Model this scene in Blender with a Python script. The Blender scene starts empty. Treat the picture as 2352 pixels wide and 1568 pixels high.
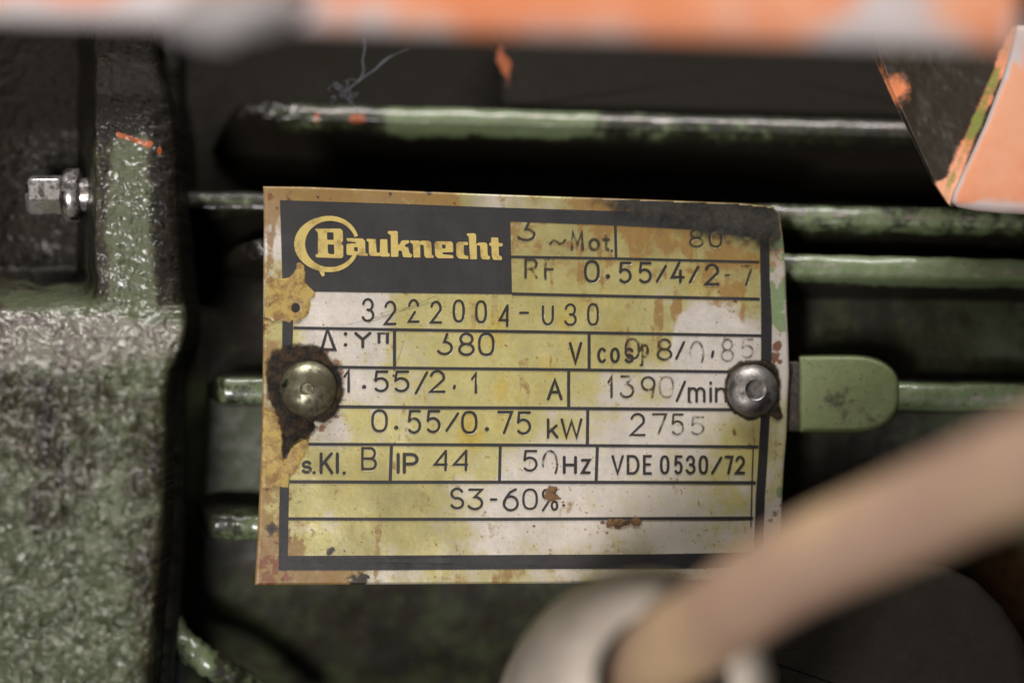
import bpy, math, random
import numpy as np
from mathutils import Vector, Matrix

random.seed(7)
rng = np.random.default_rng(7)
SC = bpy.context.scene
COL = SC.collection

# ------------------------------------------------------------------ camera, world, lamps
D = 0.45                      # metres from lens to the nameplate
S = 0.155 / 2352.0            # metres per photo unit at that distance
cam_d = bpy.data.cameras.new('camera')
cam = bpy.data.objects.new('camera', cam_d)
COL.objects.link(cam)
cam.location = (0, -D, 0)
cam.rotation_euler = (math.radians(90), 0, 0)
cam_d.sensor_width = 36.0
cam_d.lens = 36.0 * D / 0.155
cam_d.clip_start = 0.01
cam_d.clip_end = 20
cam_d.dof.use_dof = True
cam_d.dof.focus_distance = D - 0.0008
cam_d.dof.aperture_fstop = 3.9
cam_d.dof.aperture_blades = 7
SC.camera = cam

W = bpy.data.worlds.new('World')
SC.world = W
W.use_nodes = True
W.node_tree.nodes['Background'].inputs[0].default_value = (0.75, 0.85, 1.0, 1)
W.node_tree.nodes['Background'].inputs[1].default_value = 0.012

def area(name, loc, target, sx, sy, power, color):
    l = bpy.data.lights.new(name, 'AREA')
    l.shape = 'RECTANGLE'; l.size = sx; l.size_y = sy
    l.energy = power; l.color = color
    o = bpy.data.objects.new(name, l)
    o.location = loc
    o.rotation_euler = (Vector(target) - Vector(loc)).to_track_quat('-Z', 'Y').to_euler()
    COL.objects.link(o)
    return o

area('front_lamp', (-0.20, -0.64, -0.15), (0.01, 0, 0), 0.12, 0.10, 1.5, (1.0, 0.92, 0.80))
area('overhead_tube', (0.0, -0.30, 0.75), (0, 0, 0), 0.9, 0.06, 9.0, (1.0, 0.95, 0.92))
area('low_side_lamp', (-0.155, -0.50, -0.20), (-0.03, 0, -0.01), 0.09, 0.06, 1.6, (1.0, 0.95, 1.0))

SC.view_settings.view_transform = 'Standard'
SC.view_settings.look = 'None'
SC.view_settings.exposure = 0.0
SC.view_settings.gamma = 1.0

# ------------------------------------------------------------------ helpers
def at(px, py, y=0.0):
    """photo units -> world point lying at depth y behind the plate plane"""
    k = S * (D + y) / D
    return ((px - 1176.0) * k, y + 0 * px, (784.0 - py) * k)

def tag(o, label=None, cat=None, group=None, kind=None):
    if label: o['label'] = label
    if cat: o['category'] = cat
    if group: o['group'] = group
    if kind: o['kind'] = kind
    return o

def thing(name, loc, label, cat, group=None):
    o = bpy.data.objects.new(name, None)
    o.empty_display_size = 0.01
    COL.objects.link(o)
    o.location = loc
    return tag(o, label, cat, group)

def origin_of(parent):
    v = Vector((0, 0, 0))
    while parent is not None:
        v = v + parent.location
        parent = parent.parent
    return v

def mesh_obj(name, verts, faces, mat, parent=None, loc=None, smooth=True, attrs=None):
    """verts in world coordinates"""
    v = np.asarray(verts, dtype=np.float64).reshape(-1, 3)
    off = origin_of(parent) if parent is not None else Vector(loc or (0, 0, 0))
    v = v - np.array(off)
    me = bpy.data.meshes.new(name)
    me.from_pydata(v.tolist(), [], faces if isinstance(faces, list) else faces.tolist())
    if attrs:
        for an, arr in attrs.items():
            a = me.attributes.new(an, 'FLOAT_COLOR', 'POINT')
            arr = np.asarray(arr, dtype=np.float32)
            if arr.shape[-1] == 3:
                arr = np.concatenate([arr, np.ones((len(arr), 1), np.float32)], 1)
            a.data.foreach_set('color', arr.ravel())
    if mat: me.materials.append(mat)
    if smooth:
        me.polygons.foreach_set('use_smooth', [True] * len(me.polygons))
    me.update()
    o = bpy.data.objects.new(name, me)
    COL.objects.link(o)
    if parent is not None:
        o.parent = parent
    else:
        o.location = off
    return o

def grid_faces(nu, nv, close_u=False):
    i = np.arange(nu if close_u else nu - 1)
    j = np.arange(nv - 1)
    I, J = np.meshgrid(i, j, indexing='ij')
    I2 = (I + 1) % nu
    f = np.stack([I * nv + J, I2 * nv + J, I2 * nv + J + 1, I * nv + J + 1], -1)
    return f.reshape(-1, 4)

def hash2(ix, iy, seed):
    n = (ix.astype(np.int64) * 374761393 + iy.astype(np.int64) * 668265263 + seed * 144665) & 0x7fffffff
    n = ((n ^ (n >> 13)) * 1274126177) & 0x7fffffff
    n = n ^ (n >> 16)
    return (n & 0xffff) / 65535.0

def vnoise(x, y, seed=0):
    x = np.asarray(x, float); y = np.asarray(y, float)
    x, y = np.broadcast_arrays(x, y)
    ix = np.floor(x); iy = np.floor(y)
    fx = x - ix; fy = y - iy
    fx = fx * fx * fx * (fx * (fx * 6 - 15) + 10); fy = fy * fy * fy * (fy * (fy * 6 - 15) + 10)
    a = hash2(ix, iy, seed); b = hash2(ix + 1, iy, seed)
    c = hash2(ix, iy + 1, seed); d = hash2(ix + 1, iy + 1, seed)
    return (a * (1 - fx) + b * fx) * (1 - fy) + (c * (1 - fx) + d * fx) * fy

def fbm(x, y, seed=0, octv=5, gain=0.55):
    t = 0.0; amp = 1.0; tot = 0.0; f = 1.0
    for o in range(octv):
        t = t + amp * vnoise(x * f + 17.3 * o, y * f - 9.1 * o, seed + o * 13)
        tot += amp; amp *= gain; f *= 2.03
    return t / tot

def sstep(a, b, x):
    t = np.clip((np.asarray(x, float) - a) / (b - a), 0, 1)
    return t * t * (3 - 2 * t)

def poly_sdf(poly, X, Y):
    """positive inside, in photo units"""
    P = np.asarray(poly, float)
    x = X.ravel(); y = Y.ravel()
    dmin = np.full(x.shape, 1e9); inside = np.zeros(x.shape, bool)
    n = len(P)
    for i in range(n):
        a = P[i]; b = P[(i + 1) % n]
        e = b - a; L = max(e @ e, 1e-9)
        t = np.clip(((x - a[0]) * e[0] + (y - a[1]) * e[1]) / L, 0, 1)
        d = np.hypot(x - a[0] - t * e[0], y - a[1] - t * e[1])
        dmin = np.minimum(dmin, d)
        c = (a[1] > y) != (b[1] > y)
        with np.errstate(divide='ignore', invalid='ignore'):
            xi = (b[0] - a[0]) * (y - a[1]) / (b[1] - a[1] + 1e-12) + a[0]
        inside ^= c & (x < xi)
    return np.where(inside, dmin, -dmin).reshape(X.shape)

def idw(pts, X, Y, p=2.0):
    num = 0.0; den = 0.0
    for (x, y, v) in pts:
        w = 1.0 / (((X - x) ** 2 + (Y - y) ** 2 + 400.0) ** p)
        num = num + w * v; den = den + w
    return num / den

# ------------------------------------------------------------------ materials
class NB:
    def __init__(self, name):
        self.m = bpy.data.materials.new(name); self.m.use_nodes = True
        self.t = self.m.node_tree
        self.b = self.t.nodes['Principled BSDF']
        self.out = self.t.nodes['Material Output']
        self.tc = None
    def n(self, typ, **kw):
        nd = self.t.nodes.new(typ)
        for k, v in kw.items(): setattr(nd, k, v)
        return nd
    def link(self, a, b): self.t.links.new(a, b)
    def setin(self, sock, v):
        if hasattr(v, 'is_output') or isinstance(v, bpy.types.NodeSocket): self.link(v, sock)
        else:
            sock.default_value = v
    def coord(self):
        if self.tc is None: self.tc = self.n('ShaderNodeTexCoord').outputs['Object']
        return self.tc
    def noise(self, scale, detail=6, rough=0.6, lac=2.1, dist=0.0, offset=None, stretch=None):
        nd = self.n('ShaderNodeTexNoise')
        nd.inputs['Scale'].default_value = scale
        nd.inputs['Detail'].default_value = detail
        nd.inputs['Roughness'].default_value = rough
        nd.inputs['Lacunarity'].default_value = lac
        nd.inputs['Distortion'].default_value = dist
        c = self.coord()
        if offset or stretch:
            mp = self.n('ShaderNodeMapping')
            if offset: mp.inputs['Location'].default_value = offset
            if stretch: mp.inputs['Scale'].default_value = stretch
            self.link(c, mp.inputs['Vector']); c = mp.outputs[0]
        self.link(c, nd.inputs['Vector'])
        return nd.outputs['Fac']
    def ramp(self, fac, a, b, va=0.0, vb=1.0):
        nd = self.n('ShaderNodeMapRange'); nd.interpolation_type = 'SMOOTHSTEP'
        self.setin(nd.inputs['Value'], fac)
        for i, v in (('From Min', a), ('From Max', b), ('To Min', va), ('To Max', vb)):
            self.setin(nd.inputs[i], v)
        return nd.outputs[0]
    def math(self, op, a, b=0.0, clamp=False):
        nd = self.n('ShaderNodeMath'); nd.operation = op; nd.use_clamp = clamp
        self.setin(nd.inputs[0], a); self.setin(nd.inputs[1], b)
        return nd.outputs[0]
    def mix(self, fac, a, b):
        nd = self.n('ShaderNodeMix'); nd.data_type = 'RGBA'
        self.setin(nd.inputs[0], fac)
        for s, v in ((nd.inputs[6], a), (nd.inputs[7], b)):
            if isinstance(v, tuple): v = (v[0], v[1], v[2], 1)
            self.setin(s, v)
        return nd.outputs[2]
    def attr(self, name):
        nd = self.n('ShaderNodeAttribute'); nd.attribute_name = name
        sp = self.n('ShaderNodeSeparateColor')
        self.link(nd.outputs['Color'], sp.inputs[0])
        return sp.outputs[0], sp.outputs[1], sp.outputs[2]
    def bump(self, h, strength, dist, prev=None):
        nd = self.n('ShaderNodeBump')
        nd.inputs['Strength'].default_value = strength
        nd.inputs['Distance'].default_value = dist
        self.link(h, nd.inputs['Height'])
        if prev is not None: self.link(prev, nd.inputs['Normal'])
        return nd.outputs[0]
    def fin(self, color=None, rough=0.5, metal=0.0, normal=None, spec=0.5, coat=0.0, coat_rough=0.1, alpha=None):
        b = self.b
        if color is not None:
            if isinstance(color, tuple): color = (color[0], color[1], color[2], 1)
            self.setin(b.inputs['Base Color'], color)
        self.setin(b.inputs['Roughness'], rough)
        self.setin(b.inputs['Metallic'], metal)
        self.setin(b.inputs['Specular IOR Level'], spec)
        self.setin(b.inputs['Coat Weight'], coat)
        self.setin(b.inputs['Coat Roughness'], coat_rough)
        if normal is not None: self.link(normal, b.inputs['Normal'])
        if alpha is not None: self.setin(b.inputs['Alpha'], alpha)
        return self.m

def cast_paint(name, green=(0.13, 0.20, 0.11), dirty=0.5, bump=1.0, gloss=0.3, film=(0.045, 0.036, 0.018),
               grease=(0.011, 0.0092, 0.0062), coat=0.35, spark=1.0, worn=0.6):
    """old green paint over cast iron under oily grime; 'wear': R bare green paint, G orange chips, B grease and painted shade, negative B rub and painted glint"""
    k = NB(name)
    r, g, b = k.attr('wear_shading')
    n1 = k.noise(140, 8, 0.68)
    n2 = k.noise(420, 7, 0.65, offset=(3, 1, 2))
    n3 = k.noise(1500, 5, 0.6, offset=(1, 5, 2))
    n4 = k.noise(60, 4, 0.5, offset=(7, 7, 1))
    gsh = k.mix(n2, tuple(c * 0.75 for c in green), tuple(min(1, c * 1.35) for c in green))
    n5 = k.noise(850, 6, 0.7, offset=(6, 3, 9))
    m1 = k.math('ADD', k.math('ADD', k.math('MULTIPLY', n1, 0.40), k.math('MULTIPLY', n2, 0.30)), k.math('MULTIPLY', n5, 0.30))
    n7 = k.noise(55, 5, 0.6, offset=(1, 9, 4), stretch=(1.0, 1.0, 0.45))
    n8 = k.noise(230, 6, 0.6, offset=(4, 4, 7), stretch=(1.0, 1.0, 0.28))
    m1 = k.math('ADD', m1, k.math('MULTIPLY', k.math('SUBTRACT', n7, 0.5), 0.50))
    m1 = k.math('ADD', m1, k.math('MULTIPLY', k.math('SUBTRACT', n8, 0.5), 0.35))
    m1 = k.math('SUBTRACT', m1, k.math('MULTIPLY', r, 0.22))
    m1 = k.math('ADD', m1, k.math('MULTIPLY', k.math('MAXIMUM', b, 0.0), 0.25))
    dm = k.ramp(m1, 0.60 - 0.25 * dirty, 0.70 - 0.25 * dirty)
    c = k.mix(k.math('MULTIPLY', dm, 0.9), gsh, film)
    gm = k.ramp(k.math('ADD', m1, k.math('MULTIPLY', n4, 0.12)), 0.68 - 0.18 * dirty, 0.82 - 0.18 * dirty)
    c = k.mix(gm, c, grease)
    pits = k.ramp(n3, 0.60, 0.70)
    c = k.mix(k.math('MULTIPLY', pits, 0.6), c, grease)
    om = k.ramp(k.math('ADD', g, k.math('MULTIPLY', k.math('SUBTRACT', n2, 0.5), 0.9)), 0.45, 0.60)
    c = k.mix(om, c, k.mix(n5, (0.50, 0.12, 0.03), (0.22, 0.05, 0.015)))
    rough = k.math('ADD', k.ramp(n2, 0.3, 0.7, gloss, gloss + 0.25), k.math('MULTIPLY', k.math('MAXIMUM', b, 0.0), 0.12))
    coat = k.math('MULTIPLY', k.math('SUBTRACT', 1.0, k.math('MAXIMUM', b, 0.0), True), coat)
    bm = k.bump(n1, 0.40 * bump, 0.0016)
    bm = k.bump(n2, 0.34 * bump, 0.0008, bm)
    bm = k.bump(n5, 0.6 * bump * spark, 0.0005, bm)
    bm = k.bump(n3, 0.5 * bump * spark, 0.00025, bm)
    sp = k.math('SUBTRACT', 0.5, k.math('MULTIPLY', k.math('MINIMUM', k.math('MAXIMUM', b, 0.0), 1.0), 0.40))
    rub_glint = k.math('ADD', k.math('MULTIPLY', b, -1.0), k.math('MULTIPLY', k.math('SUBTRACT', k.math('ADD', k.math('MULTIPLY', n5, 0.6), k.math('MULTIPLY', n2, 0.4)), 0.5), 2.2))
    wm = k.math('MULTIPLY', k.ramp(rub_glint, 0.30, 0.62), worn, True)
    c = k.mix(wm, c, (0.26, 0.225, 0.205))
    rough = k.math('ADD', rough, k.math('MULTIPLY', wm, 0.06))
    return k.fin(c, rough, k.math('MULTIPLY', wm, 0.45), bm, sp, coat, 0.12)

M_cast = cast_paint('grimy_green_casting', (0.080, 0.094, 0.050), dirty=0.735, bump=0.5, gloss=0.28, film=(0.038, 0.033, 0.016), coat=0.40, spark=0.7, worn=0.35)
M_shell = cast_paint('oily_green_housing', (0.040, 0.050, 0.020), dirty=0.72, bump=0.20, gloss=0.42, film=(0.020, 0.017, 0.008), coat=0.0, worn=0.0)
M_fin = cast_paint('rubbed_glint_fin', (0.13, 0.17, 0.085), dirty=0.80, bump=0.30, gloss=0.27, film=(0.016, 0.0145, 0.007), coat=0.6, worn=0.9)
M_boss = cast_paint('clean_green_boss', (0.122, 0.148, 0.062), dirty=0.72, bump=0.35, gloss=0.40, film=(0.055, 0.055, 0.022), coat=0.0)
M_black = cast_paint('black_oily_iron', (0.016, 0.017, 0.012), dirty=0.6, bump=0.4, gloss=0.45, film=(0.009, 0.0085, 0.006), coat=0.0, worn=0.0)

def m_plate():
    k = NB('stained_aluminium_plate')
    ye, br, da = k.attr('stain')
    gr, wh, ru = k.attr('stain_b')
    n1 = k.noise(300, 7, 0.65)
    n2 = k.noise(1100, 6, 0.6, offset=(2, 3, 1))
    n3 = k.noise(2600, 4, 0.55, offset=(5, 1, 4))
    nb = k.noise(900, 3, 0.5, stretch=(0.05, 1, 3.0))
    bare = k.mix(n1, (0.47, 0.43, 0.375), (0.61, 0.57, 0.51))
    olive = k.mix(n1, (0.20, 0.175, 0.065), (0.33, 0.295, 0.125))
    yel = k.mix(n1, (0.370, 0.330, 0.108), (0.475, 0.432, 0.172))
    deep = k.mix(n2, (0.41, 0.295, 0.045), (0.50, 0.395, 0.09))
    jit = k.math('MULTIPLY', k.math('SUBTRACT', k.math('ADD', k.math('MULTIPLY', n1, 0.6), k.math('MULTIPLY', n2, 0.4)), 0.5), 1.5)
    ym = k.ramp(k.math('ADD', ye, k.math('MULTIPLY', jit, 0.9)), 0.16, 0.66)
    c = k.mix(k.math('MULTIPLY', ym, 0.95), bare, yel)
    n6 = k.noise(130, 6, 0.65, offset=(3, 8, 2), stretch=(1.6, 1, 0.7))
    dp = k.ramp(k.math('ADD', k.math('MULTIPLY', ye, 0.55), k.math('MULTIPLY', k.math('SUBTRACT', n6, 0.5), 2.0)), 0.42, 0.80)
    c = k.mix(k.math('MULTIPLY', dp, 0.8), c, deep)
    om = k.ramp(k.math('ADD', wh, k.math('MULTIPLY', jit, 0.6)), 0.15, 0.95)
    c = k.mix(k.math('MULTIPLY', om, 0.85), c, olive)
    bm = k.ramp(k.math('ADD', br, jit), 0.38, 0.72)
    c = k.mix(k.math('MULTIPLY', bm, 0.85), c, k.mix(n2, (0.30, 0.17, 0.035), (0.12, 0.055, 0.018)))
    rm = k.ramp(k.math('ADD', ru, jit), 0.42, 0.66)
    c = k.mix(k.math('MULTIPLY', rm, 0.9), c, k.mix(n2, (0.24, 0.075, 0.02), (0.06, 0.022, 0.012)))
    gm = k.ramp(k.math('ADD', gr, k.math('MULTIPLY', jit, 0.6)), 0.42, 0.56)
    c = k.mix(gm, c, k.mix(n2, (0.13, 0.19, 0.09), (0.20, 0.26, 0.14)))
    dm = k.ramp(k.math('ADD', da, k.math('MULTIPLY', jit, 0.7)), 0.40, 0.70)
    c = k.mix(dm, c, (0.020, 0.017, 0.012))
    dust = k.ramp(k.math('ADD', k.math('MULTIPLY', n3, 0.5), k.math('MULTIPLY', n2, 0.5)), 0.585, 0.65)
    c = k.mix(k.math('MULTIPLY', dust, 0.75), c, (0.24, 0.155, 0.035))
    rough = k.ramp(n2, 0.3, 0.7, 0.34, 0.52)
    nrm = k.bump(n1, 0.10, 0.0004)
    nrm = k.bump(nb, 0.05, 0.0002, nrm)
    nrm = k.bump(n2, 0.25, 0.00012, nrm)
    met = k.math('MULTIPLY', k.math('SUBTRACT', 1.0, k.math('MAXIMUM', dm, k.math('MAXIMUM', bm, gm))), 0.30)
    return k.fin(c, rough, met, nrm, 0.5, 0.10, 0.3)
M_plate = m_plate()

def m_simple(name, ca, cb, scale=400, rough=(0.35, 0.55), metal=0.0, bump=0.2, bdist=0.0002, spec=0.5, coat=0.0, lo=0.4, hi=0.62, bscale=None):
    k = NB(name)
    n1 = k.noise(scale, 7, 0.62)
    n2 = k.noise(bscale or scale * 3, 5, 0.6, offset=(4, 2, 8))
    c = k.mix(k.ramp(n1, lo, hi), ca, cb)
    return k.fin(c, k.ramp(n2, 0.3, 0.7, rough[0], rough[1]), metal, k.bump(n2, bump, bdist), spec, coat, 0.2)

M_print = m_simple('black_print', (0.0125, 0.0118, 0.013), (0.0155, 0.0145, 0.0145), 500, (0.5, 0.6), bump=0.05)
M_gold = m_simple('yellowed_logo_metal', (0.50, 0.39, 0.115), (0.24, 0.155, 0.045), 420, (0.4, 0.6), lo=0.48, hi=0.72)
M_flake = m_simple('ochre_varnish_flake', (0.36, 0.255, 0.060), (0.22, 0.125, 0.028), 260, (0.38, 0.6), bump=0.5, bdist=0.0002)
M_rust = m_simple('dark_rust', (0.10, 0.048, 0.018), (0.035, 0.020, 0.012), 900, (0.5, 0.8), bump=0.8)
M_strip = m_simple('rusty_brown_pad', (0.055, 0.036, 0.024), (0.016, 0.012, 0.009), 350, (0.35, 0.6), bump=0.7, bdist=0.0004)

def m_ink(name, lo, hi, col=(0.018, 0.016, 0.015)):
    k = NB(name)
    n = k.noise(700, 5, 0.65, offset=(9, 2, 3))
    a = k.ramp(n, lo, hi)
    return k.fin(col, 0.5, 0.0, None, 0.4, alpha=a)
M_ink = m_ink('ink', 0.22, 0.40)
M_ink_worn = m_ink('ink_worn', 0.28, 0.58, (0.035, 0.027, 0.015))
M_glint = m_ink('stamped_edge_glint', 0.46, 0.66, (0.66, 0.60, 0.42))
M_ink_faint = m_ink('ink_faint', 0.30, 0.80, (0.075, 0.060, 0.04))

def m_deposit(name, ca, cb, rough, edge=0.35, bump=0.8, coat=0.2):
    k = NB(name)
    r, g, b = k.attr('cover')
    n1 = k.noise(600, 7, 0.65)
    n2 = k.noise(1800, 5, 0.6, offset=(2, 2, 5))
    a = k.ramp(k.math('ADD', r, k.math('MULTIPLY', k.math('SUBTRACT', n1, 0.5), edge)), 0.25, 0.75)
    c = k.mix(k.ramp(n1, 0.42, 0.62), ca, cb)
    nrm = k.bump(n1, bump, 0.0003)
    nrm = k.bump(n2, bump * 0.5, 0.00012, nrm)
    return k.fin(c, k.ramp(n2, 0.3, 0.7, rough, rough + 0.25), 0.0, nrm, 0.5, coat, 0.2, alpha=a)
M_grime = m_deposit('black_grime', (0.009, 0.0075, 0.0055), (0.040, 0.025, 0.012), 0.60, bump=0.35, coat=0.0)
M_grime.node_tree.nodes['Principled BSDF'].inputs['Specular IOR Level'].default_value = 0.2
M_dark_film = m_deposit('dark_film', (0.012, 0.011, 0.008), (0.022, 0.019, 0.012), 0.45, 0.5, 0.2, 0.0)
for _n in M_dark_film.node_tree.nodes:
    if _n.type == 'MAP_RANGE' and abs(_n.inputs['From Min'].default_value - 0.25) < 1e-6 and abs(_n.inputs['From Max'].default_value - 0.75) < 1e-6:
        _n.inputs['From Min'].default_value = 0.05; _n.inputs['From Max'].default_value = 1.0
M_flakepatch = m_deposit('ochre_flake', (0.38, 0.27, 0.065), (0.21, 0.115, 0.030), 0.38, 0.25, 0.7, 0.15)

def m_steel(name, clean, dirt, lo, hi, rough):
    k = NB(name)
    n1 = k.noise(380, 7, 0.6); n2 = k.noise(1500, 5, 0.6, offset=(2, 1, 1))
    m = k.ramp(n1, lo, hi)
    c = k.mix(m, clean, dirt)
    return k.fin(c, k.ramp(n1, 0.35, 0.65, rough, rough + 0.3), k.math('SUBTRACT', 1.0, k.math('MULTIPLY', m, 0.8)), k.bump(n2, 0.25, 0.0001), 0.5)
M_rivA = m_steel('brassy_dirty_rivet', (0.27, 0.265, 0.18), (0.06, 0.052, 0.025), 0.36, 0.56, 0.32)
M_rivB = m_steel('dark_worn_rivet', (0.22, 0.21, 0.20), (0.05, 0.043, 0.032), 0.46, 0.68, 0.40)
M_bolt = m_steel('worn_bolt_steel', (0.55, 0.52, 0.50), (0.05, 0.045, 0.04), 0.45, 0.62, 0.22)

def m_orange(name, dark=0.0):
    k = NB(name)
    r, g, b = k.attr('wear_shading')
    n1 = k.noise(45, 5, 0.6); n2 = k.noise(160, 6, 0.6, offset=(3, 2, 1))
    c = k.mix(k.ramp(n1, 0.35, 0.65), (0.66, 0.215, 0.085), (0.72, 0.35, 0.21))
    pm = k.ramp(k.math('ADD', r, k.math('ADD', k.math('MULTIPLY', n1, 0.5), k.math('MULTIPLY', n2, 0.3))), 0.50, 0.86)
    c = k.mix(pm, c, k.mix(n2, (0.46, 0.38, 0.36), (0.58, 0.55, 0.55)))
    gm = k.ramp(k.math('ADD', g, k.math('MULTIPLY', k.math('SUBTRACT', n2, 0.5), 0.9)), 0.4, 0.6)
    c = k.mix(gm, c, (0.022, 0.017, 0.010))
    ym = k.ramp(k.math('ADD', b, k.math('MULTIPLY', k.math('SUBTRACT', n2, 0.5), 0.8)), 0.4, 0.6)
    c = k.mix(ym, c, (0.20, 0.22, 0.05))
    return k.fin(c, 0.45, 0.0, k.bump(n2, 0.3, 0.0004), 0.4)
M_orange = m_orange('chipped_orange_paint')

M_cable = m_simple('beige_cable_rubber', (0.44, 0.310, 0.175), (0.30, 0.195, 0.135), 45, (0.50, 0.7), bump=0.2)
M_gland = m_simple('grey_beige_gland', (0.60, 0.54, 0.45), (0.46, 0.40, 0.33), 90, (0.45, 0.6), bump=0.2)
M_hole = m_simple('black_rubber_seal', (0.010, 0.010, 0.010), (0.016, 0.015, 0.014), 90, (0.6, 0.8), bump=0.1)
M_fibre = m_simple('blue_grey_lint', (0.115, 0.12, 0.14), (0.07, 0.073, 0.085), 900, (0.7, 0.9), bump=0.0)

# ------------------------------------------------------------------ motor housing: shell, ribs, boss
YC, ZREF_PY = 0.087, 905.0
R_SHELL, R_TIP = 0.0705, 0.0815
ZC = (784 - ZREF_PY) * S * (D + 0.006) / D

def theta_for(py, rad):
    best = None
    for i in range(-700, 900):
        th = math.radians(i * 0.1)
        y = YC - rad * math.cos(th); z = ZC + rad * math.sin(th)
        e = abs(784 - z * D / (S * (D + y)) - py)
        if best is None or e < best[0]: best = (e, th)
    return best[1]

housing = thing('motor_housing', at(1500, 905, 0.03), 'dark oily green ribbed motor casing behind the nameplate', 'motor casing')

def X_of(px, y): return (px - 1176.0) * S * (D + y) / D

def make_shell():
    xs = np.linspace(X_of(392, 0.016), 0.135, 230)
    th = np.radians(np.linspace(-80, 105, 240))
    XX, TT = np.meshgrid(xs, th, indexing='ij')
    A = XX * 1000; B = TT * R_SHELL * 1000
    d = (fbm(A * 0.10, B * 0.10, 3, 4) - 0.5) * 0.0012 + (fbm(A * 0.9, B * 0.9, 5, 3) - 0.5) * 0.0001
    r = R_SHELL + d
    V = np.stack([XX, YC - r * np.cos(TT), ZC + r * np.sin(TT)], -1).reshape(-1, 3)
    w = np.zeros(XX.shape + (3,))
    # left of the plate: green shows low down; upper part darkened, its shade painted in
    left = sstep(X_of(640, 0), X_of(520, 0), XX)
    w[..., 0] = 0.75 * left * sstep(0.02, -0.10, TT) * sstep(-0.34, -0.22, TT) + 0.10 * fbm(A * .15, B * .15, 9)
    w[..., 2] = 0.9 * left * sstep(-0.02, 0.12, TT) + 1.0 * sstep(0.20, 0.34, TT)
    return mesh_obj('shell', V, grid_faces(len(xs), len(th)), M_shell, housing, attrs={'wear_shading': w.reshape(-1, 3)})
make_shell()

def make_fin(py, px_ref, px0, px1, thick, slope=0.0, lead=8e-3, tip=R_TIP, seed=1, bulge=0.0, wearf=None, mat=None, name='cooling_fin', tail=3e-3, rub_glint=0.5, lump=0.0):
    th = theta_for(py, tip)
    ytip = YC - tip * math.cos(th)
    x0 = X_of(px0, ytip); x1 = X_of(px1, ytip); xr = X_of(px_ref, ytip)
    nx = max(40, int((x1 - x0) / 0.0004)); ns = 27
    xs = np.linspace(x0, x1, nx)
    h = thick * S / 2
    rr = tip - R_SHELL + 0.002
    # cross-section: lower flank -> rounded tip -> upper flank (radial, tangential)
    sec = []
    for i in range(8): sec.append((i / 8 * (rr - h * 0.55), -h * (1.35 - 0.35 * i / 8)))
    for i in range(11):
        a = -math.pi / 2 + math.pi * i / 10
        sec.append((rr - h * 0.55 + h * 0.55 * math.cos(a), h * math.sin(a)))
    for i in range(8): sec.append(((1 - (i + 1) / 8) * (rr - h * 0.55), h * (1 + 0.35 * (i + 1) / 8)))
    sec = np.array(sec)
    XX = np.repeat(xs[:, None], len(sec), 1)
    RR = np.repeat(sec[None, :, 0], nx, 0).copy(); TG = np.repeat(sec[None, :, 1], nx, 0).copy()
    e = np.minimum(sstep(0, lead, xs - x0), sstep(0, tail, x1 - xs))
    hgt = np.sqrt(np.clip(e, 0, 1))
    RR = RR * (0.05 + 0.95 * hgt[:, None]); TG = TG * (0.35 + 0.65 * hgt[:, None])
    A = XX * 1000; Bq = TG * 1000
    nz = (fbm(A * 0.25, Bq * 0.5 + seed * 7, seed, 4) - 0.5)
    n2 = (fbm(A * 1.3, Bq * 1.3 + seed * 3, seed + 40, 3) - 0.5)
    RR = RR + nz * 0.0004 + n2 * 0.00010
    if lump: RR = RR + lump * sstep(330, 60, (xs - x0)[:, None] / S) * (fbm(A * 0.9, Bq * 0.9, seed + 60, 4) - 0.5) * sstep(0.003, 0.008, xs - x0)[:, None]
    TG = TG + (fbm(A * 0.12, A * 0 + seed, seed + 9, 3) - 0.5) * 0.0005 + n2 * 0.00008
    rad = R_SHELL - 0.002 + RR
    Y = YC - rad * math.cos(th) + TG * math.sin(th)
    Z = ZC + rad * math.sin(th) + TG * math.cos(th) - math.tan(math.radians(slope)) * (XX - xr)
    V = np.stack([XX, Y, Z], -1).reshape(-1, 3)
    w = np.zeros(XX.shape + (3,))
    if wearf: wearf(w, XX, TG / h, RR / rr)
    tt = TG / h
    w[..., 2] = w[..., 2] - rub_glint * np.exp(-((tt + 0.15) / 0.28) ** 2) * sstep(0.86, 0.95, RR / rr) * (0.6 + 0.8 * fbm(A * 0.25, tt * 2, seed + 3, 4))  # bright streak along the tip is a painted highlight
    return mesh_obj(name, V, grid_faces(nx, len(sec)), mat or M_fin, housing, attrs={'wear_shading': w.reshape(-1, 3)})

def wear_shading1(w, X, t, r):  # in all four, B paints the shade between fins onto their flanks
    px = X / S * D / (D + 0.02) + 1176
    w[..., 0] = 1.1 * sstep(830, 960, px) * sstep(1420, 1300, px) * sstep(0.55, 0.8, r)
    w[..., 1] = (0.75 * np.exp(-((px - 822) / 26) ** 2) + 0.6 * np.exp(-((px - 730) / 12) ** 2)) * sstep(-0.1, -0.5, t) * sstep(0.80, 0.9, r)
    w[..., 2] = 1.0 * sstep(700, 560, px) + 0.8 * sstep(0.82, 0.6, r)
def wear_shading2(w, X, t, r):
    px = X / S * D / (D + 0.01) + 1176
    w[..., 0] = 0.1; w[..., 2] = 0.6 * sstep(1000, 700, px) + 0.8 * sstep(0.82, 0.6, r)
def wear_shading3(w, X, t, r):
    px = X / S * D / (D + 0.01) + 1176
    w[..., 0] = 0.9 * sstep(1800, 1900, px) * sstep(0.5, 0.8, r) * (0.6 + 0.4 * fbm(px * 0.01, t, 3, 3))
    w[..., 2] = 0.8 * sstep(700, 600, px) + 0.8 * sstep(0.82, 0.6, r)
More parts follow.
